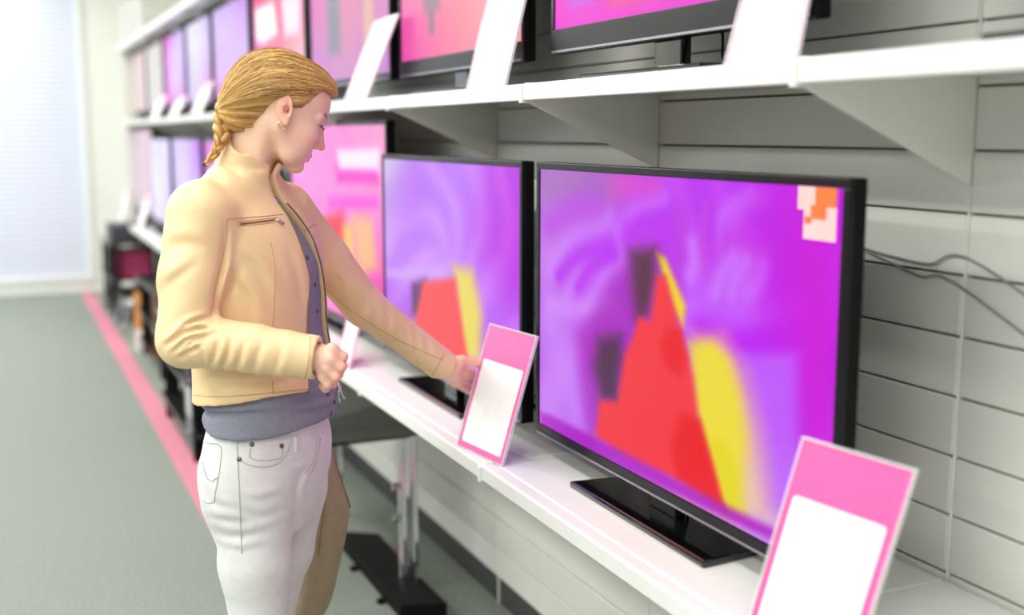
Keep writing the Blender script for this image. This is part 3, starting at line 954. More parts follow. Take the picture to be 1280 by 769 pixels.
# ---- primitives: (function, lower bound, upper bound)
def cone(a, b, ra, rb):
    a, b = np.array(a, float), np.array(b, float)
    ba = b - a; l2 = ba @ ba + 1e-12

    def fn(P):
        t = np.clip(((P - a) @ ba) / l2, 0, 1)
        return np.linalg.norm(P - a - t[..., None] * ba, axis=-1) - (ra + (rb - ra) * t)
    r = max(ra, rb)
    return fn, np.minimum(a, b) - r, np.maximum(a, b) + r


def ell(c, rad, R=None):
    c, rad = np.array(c, float), np.array(rad, float)
    R = np.eye(3) if R is None else np.array(R)          # columns are the axes

    def fn(P):
        q = (P - c) @ R
        k0 = np.linalg.norm(q / rad, axis=-1)
        k1 = np.linalg.norm(q / (rad * rad), axis=-1) + 1e-9
        return k0 * (k0 - 1.0) / k1
    r = rad.max()
    return fn, c - r, c + r


def chain(pts, rads, k=0.0):
    prims = []
    for i in range(len(pts) - 1):
        prims.append(cone(pts[i], pts[i + 1], rads[i], rads[i + 1]))
    return prims


def noise3(P, sc, seed=0):
    """smooth value noise, P (...,3)"""
    rs = np.random.RandomState(seed)
    g = rs.rand(32, 32, 32).astype(np.float32)
    q = P * sc + 100.0
    i = np.floor(q).astype(int); f = q - i; f = f * f * (3 - 2 * f)
    i %= 32; j = (i + 1) % 32
    r = 0
    for a in (0, 1):
        for b in (0, 1):
            for c in (0, 1):
                ii = (j if a else i)[..., 0]; jj = (j if b else i)[..., 1]; kk = (j if c else i)[..., 2]
                w_ = (f[..., 0] if a else 1 - f[..., 0]) * (f[..., 1] if b else 1 - f[..., 1]) * (f[..., 2] if c else 1 - f[..., 2])
                r = r + g[ii, jj, kk] * w_
    return r


def interp(z, keys, col):
    ks = sorted(keys)
    return np.interp(z, [k[0] for k in ks], [k[col] for k in ks])


def smooth_keys(keys, n=60):
    """resample a key table (z, ...) with Catmull-Rom so outlines stay smooth"""
    return [tuple(p) for p in smooth_path(sorted(keys), max(2, n // max(1, len(keys) - 1)))]


def loft(keys, alpha):
    """torso-like solid: keys (z, cx, cy, half side width a, half depth b); alpha = turn of the facing towards the camera"""
    keys = sorted(smooth_keys(keys))
    ca, sa = math.cos(alpha), math.sin(alpha)
    zs = np.array([k[0] for k in keys]); T = np.array(keys)

    def fn(P):
        z = P[..., 2]
        cx, cy, a, b = [np.interp(z, zs, T[:, i]) for i in (1, 2, 3, 4)]
        dx, dy = P[..., 0] - cx, P[..., 1] - cy
        u = dx * ca - dy * sa            # along the facing
        v = dx * sa + dy * ca            # towards the person's left
        k0 = np.sqrt((u / b) ** 2 + (v / a) ** 2) + 1e-9
        k1 = np.sqrt((u / b ** 2) ** 2 + (v / a ** 2) ** 2) + 1e-9
        d = k0 * (k0 - 1) / k1
        dz = np.maximum(zs[0] - z, z - zs[-1])
        return np.where(dz > 0, np.hypot(np.maximum(d, 0), dz), np.maximum(d, dz))
    r = max(T[:, 3].max(), T[:, 4].max())
    return fn, (T[:, 1].min() - r, T[:, 2].min() - r, zs[0]), (T[:, 1].max() + r, T[:, 2].max() + r, zs[-1])


# ---- key joints
AL = math.radians(20)                       # chest turned 20 degrees towards the camera
FA = np.array([math.cos(AL), -math.sin(AL), 0]); LA = np.array([math.sin(AL), math.cos(AL), 0])
NECK0 = L(300, 214, 0.01)
SH_R, EL_R, WR_R = L(249, 268, -0.15), L(232, 424, -0.215), L(399, 448, -0.235)
SH_L, EL_L, WR_L = L(357, 264, 0.13), L(455, 382, 0.26), L(560, 462, 0.385)
HEADC = L(358, 139, -0.066)                 # right ear canal
PSI, PIT = math.radians(24), math.radians(26)
HFV = np.array([math.cos(PSI) * math.cos(PIT), math.sin(PSI) * math.cos(PIT), -math.sin(PIT)])
HLV = np.array([-math.sin(PSI), math.cos(PSI), 0.0])
HUV = np.cross(HFV, HLV)
HR = np.stack([HFV, HLV, HUV], 1)           # columns: forward, left, up of the head
HS = 1.0
HC0 = HEADC + HLV * 0.070 * HS


def hp(x, y, z):
    return HC0 + HR @ (np.array([x, y, z]) * HS)


def tohead(P):
    return ((P - HC0) @ HR) / HS


def he(c, rad, rot=None):
    R = HR if rot is None else HR @ rot
    return ell(hp(*c), np.array(rad) * HS, R)


def hcone(a, b, ra, rb):
    return cone(hp(*a), hp(*b), ra * HS, rb * HS)


def rotY(deg):
    a = math.radians(deg); return np.array([[math.cos(a), 0, math.sin(a)], [0, 1, 0], [-math.sin(a), 0, math.cos(a)]])


def rotZ(deg):
    a = math.radians(deg); return np.array([[math.cos(a), -math.sin(a), 0], [math.sin(a), math.cos(a), 0], [0, 0, 1]])


# ---- head, neck
def build_head():
    lo = np.minimum(HC0 - 0.17, NECK0 - 0.09); hi = np.maximum(HC0 + 0.17, NECK0 + 0.09)
    lo[2] = NECK0[2] - 0.10
    g = Grid(lo, hi, 0.0024)
    U = lambda p, k=0.012: g.op(p, k)
    U(he((-0.010, 0, 0.030), (0.088, 0.071, 0.078)), 0.001)
    U(he((0.036, 0, 0.044), (0.054, 0.059, 0.048)), 0.03)             # forehead
    U(he((0.038, 0, -0.024), (0.050, 0.053, 0.062)), 0.03)            # face mass
    for s_ in (-1, 1):
        U(hcone((0.004, s_ * 0.053, -0.032), (0.048, s_ * 0.033, -0.070), 0.015, 0.0135), 0.02)   # jaw
        U(hcone((0.048, s_ * 0.033, -0.070), (0.072, s_ * 0.008, -0.083), 0.0128, 0.0125), 0.02)
        U(he((0.060, s_ * 0.036, -0.022), (0.026, 0.022, 0.022)), 0.025)                            # cheek bone
        U(he((0.054, s_ * 0.030, -0.048), (0.024, 0.019, 0.024)), 0.025)
    U(he((0.0785, 0, -0.0825), (0.0135, 0.0155, 0.0125)), 0.014)         # chin
    U(he((0.074, 0, -0.058), (0.020, 0.026, 0.022)), 0.018)           # mouth mound
    for s_ in (-1, 1):
        g.op(he((0.101, s_ * 0.034, 0.008), (0.019, 0.019, 0.012)), 0.016, 's')                      # sockets
        U(hcone((0.0855, s_ * 0.012, 0.0215), (0.070, s_ * 0.046, 0.021), 0.0085, 0.007), 0.012)     # brow
        U(he((0.0755, s_ * 0.0315, 0.0095), (0.0118, 0.0128, 0.0118)), 0.0015)                        # eyeball + lids
        U(hcone((0.0805, s_ * 0.020, 0.0150), (0.074, s_ * 0.0435, 0.0115), 0.0042, 0.0036), 0.005)   # upper lid
        U(hcone((0.0835, s_ * 0.022, 0.0010), (0.0765, s_ * 0.042, 0.0005), 0.0028, 0.0026), 0.005)  # lower lid
    # nose
    U(hcone((0.0865, 0, 0.018), (0.1060, 0, -0.0225), 0.0062, 0.0078), 0.012)
    U(he((0.1080, 0, -0.0260), (0.0088, 0.0088, 0.0082)), 0.006)
    for s_ in (-1, 1):
        U(he((0.0975, s_ * 0.0105, -0.0300), (0.0095, 0.0062, 0.0068)), 0.005)
        g.op(he((0.1000, s_ * 0.0062, -0.0370), (0.0045, 0.0028, 0.0032)), 0.003, 's')
    # lips
    U(he((0.0905, 0, -0.0545), (0.0078, 0.021, 0.0058)), 0.006)
    U(he((0.0885, 0, -0.0645), (0.0082, 0.0185, 0.0062)), 0.006)
    g.op(he((0.0985, 0, -0.0592), (0.0075, 0.024, 0.0011)), 0.003, 's')
    g.op(he((0.0945, 0, -0.0735), (0.008, 0.02, 0.004)), 0.009, 's')
    # ears: tilted disc, hollowed inside the rim, deeper bowl, tragus and lobe
    for s_ in (-1, 1):
        R = rotY(-26) @ rotZ(s_ * 24)
        U(he((-0.008, s_ * 0.0735, 0.006), (0.0175, 0.0075, 0.029), R), 0.004)
        g.op(he((-0.0065, s_ * 0.0835, 0.009), (0.0120, 0.0062, 0.0205), R), 0.002, 's')
        U(he((-0.0095, s_ * 0.0755, 0.004), (0.0085, 0.0042, 0.017), R), 0.003)
        g.op(he((-0.001, s_ * 0.0790, 0.0), (0.0068, 0.0090, 0.0100), R), 0.002, 's')
        U(hcone((0.0085, s_ * 0.0735, 0.004), (0.0095, s_ * 0.0735, -0.006), 0.0032, 0.0036), 0.004)
        U(he((0.006, s_ * 0.0745, -0.0195), (0.0075, 0.0042, 0.0085), R), 0.005)
    # neck and shoulder root
    U(cone(hp(-0.032, 0, -0.022), NECK0 + np.array([0.006, 0, -0.005]), 0.047, 0.049), 0.018)
    U(cone(NECK0 + np.array([0.006, 0, -0.005]), NECK0 + np.array([0.0, 0.0, -0.09]), 0.049, 0.062), 0.03)
    for s_ in (-1, 1):                                                # neck muscle
        U(cone(hp(-0.022, s_ * 0.046, -0.030), NECK0 + FA * 0.040 + LA * s_ * 0.016 + np.array([0, 0, -0.03]), 0.010, 0.010), 0.03)
    V, Fq = g.mesh()
    V = relax(V, Fq, 2, 0.4)
    H = tohead(V)
    skin = np.tile(lin((247, 208, 182)), (len(V), 1))

    def blend(mask, rgb):
        nonlocal skin
        skin = skin * (1 - mask[:, None]) + lin(rgb) * mask[:, None]
    gs = lambda c, s_: np.exp(-(((np.abs(H) if False else H) - np.array(c)) ** 2 / np.array(s_) ** 2).sum(1))
    for s_ in (-1, 1):
        blend(0.35 * gs((0.062, s_ * 0.045, -0.030), (0.03, 0.03, 0.022)), (236, 150, 140))
        blend(0.6 * gs((-0.006, s_ * 0.08, 0.004), (0.02, 0.014, 0.03)), (236, 150, 135))
        # lids and lash line
        blend(0.35 * gs((0.083, s_ * 0.031, 0.017), (0.02, 0.018, 0.006)), (205, 150, 140))
        blend(0.9 * np.clip(gs((0.084, s_ * 0.032, 0.0078), (0.012, 0.017, 0.0022)) * 1.4, 0, 1), (70, 48, 44))
        # eyebrow
        t = np.clip((np.abs(H[:, 1]) - 0.012) / 0.036, 0, 1)
        bz = 0.0255 + 0.006 * np.sin(t * 2.2)
        bm = np.exp(-((H[:, 2] - bz) / 0.0032) ** 2) * (H[:, 0] > 0.05) * (np.sign(H[:, 1]) == s_) * sstep(0.008, 0.014, np.abs(H[:, 1])) * (1 - sstep(0.042, 0.052, np.abs(H[:, 1])))
        blend(0.95 * bm, (122, 78, 50))
    lipm = np.clip(gs((0.094, 0, -0.0548), (0.012, 0.020, 0.0056)) + gs((0.092, 0, -0.0648), (0.012, 0.0175, 0.006)), 0, 1) * (H[:, 0] > 0.08)
    blend(0.85 * np.clip(lipm * 1.5 - 0.25, 0, 1), (216, 112, 128))
    blend(0.9 * np.clip(gs((0.094, 0, -0.0592), (0.012, 0.02, 0.0011)), 0, 1), (150, 66, 80))
    blend(0.25 * gs((0.108, 0, -0.03), (0.02, 0.02, 0.014)), (236, 150, 136))
    return V, Fq, skin


# ---- hands
def build_hand(wrist, fore, palm, fingers, thumb, h=0.0019, web=0.006):
    """fore: point up the arm; palm: list of (a, b, ra, rb) cones; fingers: list of joint chains with radii"""
    allp = [wrist, fore] + [q for f, _ in fingers for q in f] + list(thumb[0]) + [p for a, b, _, _ in palm for p in (a, b)]
    lo, hi = np.min(allp, 0) - 0.03, np.max(allp, 0) + 0.03
    g = Grid(lo, hi, h)
    g.op(cone(fore, wrist, 0.026, 0.0225), 0.01)
    for a, b, ra, rb in palm:
        g.op(cone(a, b, ra, rb), 0.010)
    GP = g.full()
    for f, r in fingers + [thumb]:
        gf = Grid(lo, hi, h)
        for i in range(len(f) - 1):
            gf.op(cone(f[i], f[i + 1], r[i], r[i + 1]), 0.0025)
        a, d, k = g.F, gf.F, web
        # blend into the palm near the root only, keep fingers apart beyond
        P0 = np.array(f[0]); root = np.linalg.norm(GP - P0, axis=-1)
        kk = np.where(root < np.linalg.norm(np.array(f[1]) - P0) * 0.75 + 0.004, k, 0.0012)
        hh = np.clip(0.5 + 0.5 * (a - d) / kk, 0, 1)
        g.F = (a * (1 - hh) + d * hh - kk * hh * (1 - hh)).astype(np.float32)
    V, Fq = g.mesh()
    V = relax(V, Fq, 1, 0.4)
    col = np.tile(lin((246, 198, 174)), (len(V), 1))
    for f, r in fingers + [thumb]:
        for q, wgt in ((f[-1], 0.5), (f[1], 0.45), (f[2], 0.35)):
            mk = wgt * np.exp(-((V - np.array(q)) ** 2).sum(1) / 0.010 ** 2)
            col = col * (1 - mk[:, None]) + lin((236, 140, 128)) * mk[:, None]
    return V, Fq, col


def right_hand():
    W_ = L(402, 449, -0.235)
    fore = WR_R + (EL_R - WR_R) * 0.45
    idx = [L(415, 437, -0.245), L(429, 446, -0.240), L(426, 455, -0.212), L(417, 456, -0.200)]
    mid = [L(413, 449, -0.252), L(426.5, 459, -0.250), L(423, 468, -0.222), L(413, 468, -0.206)]
    rng = [L(409, 460, -0.250), L(419.5, 471, -0.252), L(416, 479.5, -0.226), L(406, 478, -0.210)]
    pnk = [L(404, 470, -0.244), L(409.5, 480.5, -0.246), L(407, 486, -0.224), L(403, 483, -0.208)]
    r = 0.0098
    fs = [(idx, (r * 1.05, r, r * .92, r * .8)), (mid, (r * 1.05, r * 1.02, r * .95, r * .82)), (rng, (r, r * .97, r * .9, r * .8)), (pnk, (r * .92, r * .88, r * .8, r * .72))]
    th = ([L(402, 438, -0.222), L(414, 442, -0.198), L(424, 450, -0.186), L(429, 458, -0.190)], (0.013, 0.0115, 0.010, 0.0085))
    palm = [(W_, idx[0], 0.019, 0.0125), (W_, mid[0], 0.019, 0.0125), (W_, rng[0], 0.018, 0.0118), (W_, pnk[0], 0.018, 0.011)]
    return build_hand(W_, fore, palm, fs, th)


def left_hand():
    W_ = L(560, 462, 0.385)
    fore = WR_L + (EL_L - WR_L) * 0.45
    T = lambda px, py, d: L(px, py, d)
    idx = [T(575, 459, 0.425), T(588, 465, 0.440), T(599, 468, 0.462), T(606, 469, 0.482)]
    mid = [T(574, 466, 0.432), T(587, 472, 0.448), T(597, 476, 0.468), T(603, 477, 0.485)]
    rng = [T(572, 473, 0.432), T(583, 479, 0.448), T(592, 483.5, 0.466), T(598, 485, 0.48)]
    pnk = [T(569, 479, 0.425), T(578, 484.5, 0.438), T(586, 488.5, 0.452), T(592, 490, 0.465)]
    r = 0.0086
    fs = [(idx, (r, r, r * .92, r * .8)), (mid, (r * 1.02, r, r * .94, r * .8)), (rng, (r, r * .96, r * .9, r * .78)), (pnk, (r * .92, r * .86, r * .8, r * .7))]
    th = ([T(566, 452, 0.385), T(578, 450, 0.390), T(591, 453.5, 0.412), T(601, 456.5, 0.430)], (0.0135, 0.0115, 0.0098, 0.0075))
    palm = [(W_, idx[0], 0.0185, 0.0125), (W_, mid[0], 0.0185, 0.0125), (W_, rng[0], 0.018, 0.012), (W_, pnk[0], 0.0175, 0.0115), (W_, th[0][1], 0.018, 0.012)]
    return build_hand(W_, fore, palm, fs, th)


# ---- lofts of torso and hips (z, centre x, centre y, half width, half depth)
def tk(px_l, px_r, py, a, dy=0.0):
    """row of the torso from its left and right outline pixels; depth follows from the side half width a"""
    p, q = L(px_l, py, dy - 0.062), L(px_r, py, dy + 0.062)
    half = (q[0] - p[0]) / 2
    b = math.sqrt(max(half * half - (a * math.sin(AL)) ** 2, 0.0036)) / math.cos(AL)
    return ((p[2] + q[2]) / 2, (p[0] + q[0]) / 2, dy, a, b)


JK = [tk(240, 426, 512, 0.190), tk(240, 426, 499, 0.190), tk(240, 422, 472, 0.186), tk(239, 415, 450, 0.182), tk(236, 409, 410, 0.178), tk(231, 408, 370, 0.178), tk(228, 405, 335, 0.180),
      tk(228, 396, 300, 0.182), tk(234, 384, 272, 0.172), tk(246, 366, 246, 0.145), tk(262, 348, 228, 0.105), tk(274, 334, 214, 0.07)]
SWK = [tk(256, 414, 556, 0.168), tk(255, 416, 545, 0.170), tk(252, 420, 530, 0.174), tk(252, 422, 510, 0.172), tk(254, 416, 485, 0.166), tk(254, 409, 440, 0.158), tk(250, 403, 400, 0.156), tk(246, 402, 360, 0.157),
       tk(246, 398, 325, 0.158), tk(254, 378, 280, 0.150), tk(266, 346, 246, 0.11)]
HPK = [tk(262, 408, 500, 0.150), tk(258, 410, 520, 0.156), tk(256, 411, 530, 0.160), tk(253, 415, 545, 0.166), tk(248, 415, 568, 0.176), tk(249, 412, 596, 0.178), tk(255, 405, 625, 0.165), tk(266, 394, 655, 0.13)]


def crease(g, pix, wid, depth, dy, ridge=0.6, span=0.09, n=6):
    """press a fold into the field along a line given in frame pixels at depth DP + dy (metres away), wid in pixels"""
    line = np.array(smooth_path([(p[0], p[1], 0) for p in pix], n))[:, :2]
    A = np.array([L(p[0], p[1], dy) for p in line])
    r = g.block(A.min(0) - span, A.max(0) + span)
    if r is None: return
    sl, P = r
    q = P + np.array([(ORG - CAM) @ RGT, (ORG - CAM) @ HF, -HC])
    # horizontal frame -> camera
    zf = q[..., 1] * math.cos(TH) - q[..., 2] * math.sin(TH)
    yu = q[..., 1] * math.sin(TH) + q[..., 2] * math.cos(TH)
    px, py = CX + FPX * q[..., 0] / zf, CY - FPX * yu / zf
    best = np.full(px.shape, 1e9); side = np.zeros(px.shape); tpar = np.zeros(px.shape)
    m_ = len(line) - 1
    for i in range(m_):
        (x1, y1), (x2, y2) = line[i], line[i + 1]
        ex, ey = x2 - x1, y2 - y1
        l2 = ex * ex + ey * ey + 1e-9
        t = np.clip(((px - x1) * ex + (py - y1) * ey) / l2, 0, 1)
        dd = np.hypot(px - x1 - ex * t, py - y1 - ey * t)
        b_ = dd < best
        best = np.where(b_, dd, best)
        side = np.where(b_, (px - x1) * ey - (py - y1) * ex, side)
        tpar = np.where(b_, (i + t) / m_, tpar)
    fade = np.sin(np.clip(tpar, 0.02, 0.98) * math.pi) ** 0.6
    near = 1 - sstep(span * 0.6, span, np.abs(P[..., 1] - dy))
    s_ = np.sign(side) * best / wid
    g.F[sl] += (depth * fade * near * (np.exp(-s_ ** 2 * 1.5) - ridge * np.exp(-(s_ - 1.6) ** 2 * 1.2))).astype(np.float32)


def legs(g, off=0.0, k=0.03):
    """hips and legs, off widens"""
    hipR, hipL = L(313, 610, -0.085), L(362, 612, 0.085)
    kR, kL = L(328, 870, -0.085), L(338, 880, 0.10)
    kR[2] = kL[2] = 0.48
    aR, aL = kR + np.array([-0.035, 0.0, -0.40]), kL + np.array([-0.03, 0.0, -0.40])
    for h_, kn, an in ((hipR, kR, aR), (hipL, kL, aL)):
        g.op(cone(h_, h_ * 0.55 + kn * 0.45, 0.080 + off, 0.072 + off), k)
        g.op(cone(h_ * 0.55 + kn * 0.45, kn, 0.072 + off, 0.054 + off), 0.02)
        g.op(cone(kn, kn * 0.65 + an * 0.35 + np.array([-0.012, 0, 0]), 0.054 + off, 0.052 + off), 0.02)
        g.op(cone(kn * 0.65 + an * 0.35 + np.array([-0.012, 0, 0]), an, 0.052 + off, 0.037 + off), 0.02)
    return (hipR, kR, aR), (hipL, kL, aL)


def build_core():
    """torso and legs under the clothes, down to the feet"""
    g = Grid((-0.32, -0.36, 0.0), (0.30, 0.36, NECK0[2]), 0.009)
    g.op(loft([(z, x, y, a * 0.84, b * 0.82) for z, x, y, a, b in SWK], AL), 0.01)
    g.op(loft([(z, x, y, a * 0.86, b * 0.86) for z, x, y, a, b in HPK], AL), 0.03)
    LG = legs(g, -0.014)
    for (_, kn, an) in LG:
        g.op(cone(an, an + np.array([0.12, -0.03, -0.045]), 0.032, 0.022), 0.02)
        g.op(cone(an, an + np.array([-0.03, 0.0, -0.04]), 0.03, 0.026), 0.02)
    for a, b, ra, rb in ((SH_R, EL_R, 0.045, 0.036), (EL_R, WR_R, 0.036, 0.026), (SH_L, EL_L, 0.045, 0.036), (EL_L, WR_L, 0.036, 0.026)):
        g.op(cone(a, b, ra, rb), 0.03)
    V, Fq = g.mesh()
    return V, Fq, np.tile(lin((238, 196, 168)), (len(V), 1)), LG


parts_ = [build_head(), right_hand(), left_hand()]
cv, cf, cc, LEGS = build_core()
parts_.append((cv, cf, cc))
off = 0; Vs, Fs, Cs = [], [], []
for v, f, c in parts_:
    Vs.append(v); Fs.append(f + off); Cs.append(c); off += len(v)
body = link('body', to_mesh('body', np.concatenate(Vs), np.concatenate(Fs), np.concatenate(Cs)),
            mat_attr('skin', 0.48, sss=0.12, spec=0.35, bump=0.05, bscale=500), person, True)
body['label'] = 'fair skin of face, neck and hands'


# ---- jeans
def build_jeans():
    g = Grid((-0.32, -0.36, 0.06), (0.30, 0.36, L(330, 530)[2] + 0.03), 0.0055)
    g.op(loft(HPK, AL), 0.01)
    legs(g, 0.0, 0.022)
    # crotch, hip and thigh folds
    K3 = lambda Lx: [(190 + 0.416 * a_, 380 + 0.416 * b_) for a_, b_ in Lx]
    for pix, w_, dp, yy in (([(500, 455), (475, 490), (440, 530), (432, 600)], 5, 0.006, -0.14), ([(430, 600), (432, 680), (431, 765)], 5, 0.004, -0.13), ([(260, 575), (320, 590), (400, 570)], 5, 0.003, -0.17),
                         ([(165, 640), (220, 652), (300, 660)], 5, 0.004, -0.15), ([(185, 680), (230, 700), (320, 690), (400, 660)], 6, 0.004, -0.17), ([(190, 720), (260, 742), (340, 730)], 5, 0.003, -0.17),
                         ([(262, 620), (330, 640), (420, 610)], 6, 0.003, -0.17), ([(160, 555), (190, 600), (250, 615)], 5, 0.003, -0.15), ([(420, 470), (470, 462), (500, 440)], 4, 0.003, -0.15), ([(425, 500), (460, 500), (495, 470)], 4, 0.003, -0.15)):
        crease(g, K3(pix), w_, dp, yy)
    P = g.full()
    q = P * np.array([1.0, 1.0, 2.6])
    g.F += (0.0035 * (noise3(q, 14, 3) - 0.5) * sstep(0.0, 0.05, HPK[0][0] - P[..., 2])).astype(np.float32)
    g.F = np.maximum(g.F, P[..., 2] - HPK[0][0] + 0.004)
    g.F = np.maximum(g.F, 0.085 - P[..., 2])
    V, Fq = g.mesh()
    return relax(V, Fq, 1, 0.4), Fq


M_jean = mat('white_denim', (226, 227, 225), 0.8, var=0.035, scale=60, bump=0.25, bscale=900, spec=0.2)
jv, jf = build_jeans()
jeans = link('jeans', to_mesh('jeans', jv, jf), M_jean, person, True)
jeans['label'] = 'off-white five pocket jeans'


def bvh(V, Fq):
    return BVHTree.FromPolygons([tuple(v) for v in V], [tuple(f) for f in Fq.tolist()])


def cast(tree, px, py, lift=0.001):
    """pixel -> point on the mesh (person frame)"""
    o = np.array([(CAM - ORG) @ RGT, (CAM - ORG) @ HF, HC])
    d = ray(px, py); d = np.array([d @ RGT, d @ HF, d[2]]); d /= np.linalg.norm(d)
    h_ = tree.ray_cast(Vector(o), Vector(d))
    if h_[0] is None:
        return None, None
    nrm = np.array(h_[1]); nrm = nrm if nrm @ d < 0 else -nrm
    return np.array(h_[0]) + nrm * lift, nrm


def seam(name, tree, pix, r, material, parent, lift=0.0008, n=10, sides=5):
    pts = []
    dense = smooth_path([(a, b, 0) for a, b in pix], n)
    for a, b, _ in dense:
        p, _n = cast(tree, a, b, lift)
        if p is None: continue
        if pts and np.linalg.norm(p - pts[-1]) > 0.05: continue
        pts.append(p)
    if len(pts) < 3: return None
    A = np.array(pts)
    A[1:-1] = (A[:-2] + 2 * A[1:-1] + A[2:]) / 4
    return MB().tube([tuple(p) for p in A], r, sides).build(name, material, parent, smooth=True)


def stud(name, tree, px, py, r, material, parent, th=0.0025):
    p, nn = cast(tree, px, py, 0.0)
    if p is None: return
    return MB().tube([tuple(p - nn * 0.001), tuple(p + nn * th * 0.7), tuple(p + nn * th)], [r, r, r * 0.6], 12).build(name, material, parent, smooth=True)


jt = bvh(jv, jf)
M_jst = mat('denim_stitch', (186, 186, 182), 0.8, var=0.05)
M_rivet = mat('rivet', (120, 116, 112), 0.3, metal=0.9, var=0.05)
k3 = lambda Lx: [(190 + 0.416 * a, 380 + 0.416 * b) for a, b in Lx]
for pix in ([(262, 467), (285, 482), (320, 489), (360, 487), (390, 470), (408, 442), (413, 420)],
            [(295, 432), (296, 462), (340, 470), (386, 462), (392, 432)],
            [(140, 412), (170, 418), (207, 430), (203, 500), (190, 570), (186, 594), (165, 597), (150, 588)],
            [(150, 470), (165, 520), (180, 532), (196, 522)],
            [(255, 418), (258, 480), (262, 560), (266, 650), (270, 750)],
            [(497, 402), (492, 440), (478, 485), (460, 510)],
            [(505, 402), (500, 445), (487, 490), (466, 518)]):
    seam('stitching', jt, k3(pix), 0.0009, M_jst, jeans)
for (a, b) in ((300, 422), (389, 427), (262, 467)):
    stud('rivet', jt, 190 + 0.416 * a, 380 + 0.416 * b, 0.0048, M_rivet, jeans)
pl, nl = cast(jt, 367.5, 556, 0.003)
if pl is not None:
    MB().tube([tuple(pl + np.array([0, 0, 0.016])), tuple(pl + nl * 0.003), tuple(pl + np.array([0, 0, -0.014]))], 0.0042, 6).build('belt_loop', M_jean, jeans)

# shoes
M_shoe = mat('grey_shoe', (92, 90, 92), 0.6, var=0.08, bump=0.1)
for (_, kn, an) in LEGS:
    g = Grid(an + np.array([-0.10, -0.12, -0.12]), an + np.array([0.22, 0.10, 0.06]), 0.005)
    g.op(ell(an + np.array([0.075, -0.012, -0.045]), (0.125, 0.043, 0.034)), 0.01)
    g.op(ell(an + np.array([-0.005, 0, -0.03]), (0.05, 0.042, 0.05)), 0.03)
    P = g.full()
    g.F = np.maximum(g.F, 0.004 - P[..., 2])
    v, f = g.mesh()
    if len(f): link('shoe', to_mesh('shoe', v, f), M_shoe, person, True)

# ---- grey cardigan
def build_sweater():
    ztop = NECK0[2] - 0.01
    g = Grid((-0.32, -0.30, SWK[0][0] - 0.03), (0.32, 0.30, ztop), 0.0048)
    g.op(loft(SWK, AL), 0.01)
    for a, b, ra, rb in ((SH_R, EL_R, 0.052, 0.043), (SH_L, EL_L, 0.052, 0.043)):
        g.op(cone(a, a * 0.6 + b * 0.4, ra, rb), 0.03)
    P = g.full()
    ang = np.arctan2(P[..., 1], P[..., 0])
    zz = P[..., 2]
    g.F += (0.0035 * (noise3(P * np.array([1, 1, 2.8]), 16, 9) - 0.5) * sstep(-0.02, 0.05, zz - SWK[0][0])).astype(np.float32)
    # two soft horizontal rolls where the knit bunches under the jacket
    for py, amp in ((506, 0.003), (514, 0.005)):
        zc = L(330, py + 4, -0.165)[2] + 0.010 * np.sin(ang * 2 + py)
        g.F += (-amp * np.exp(-((zz - zc) / 0.007) ** 2) + amp * 0.8 * np.exp(-((zz - zc + 0.012) / 0.006) ** 2)).astype(np.float32)
    hp_ = [L(255, 524, -0.06), L(266, 541, -0.11), L(294, 550, -0.15), L(336, 552, -0.165), L(377, 543, -0.14), L(411, 530, -0.06), L(420, 524, 0.02)]
    hem = np.interp(P[..., 0], [q_[0] for q_ in hp_], [q_[2] for q_ in hp_])
    g.F = np.maximum(g.F, (hem - zz).astype(np.float32))
    V, Fq = g.mesh()
    return relax(V, Fq, 2, 0.4), Fq


M_knit = mat('grey_knit', (142, 145, 158), 0.95, var=0.07, scale=160, bump=0.5, bscale=700, spec=0.1)
sv, sf = build_sweater()
sweater = link('cardigan', to_mesh('cardigan', sv, sf), M_knit, person, True)
sweater['label'] = 'grey knitted cardigan with small dark buttons'
stt = bvh(sv, sf)
M_btn = mat('dark_button', (84, 66, 104), 0.3, var=0.1)
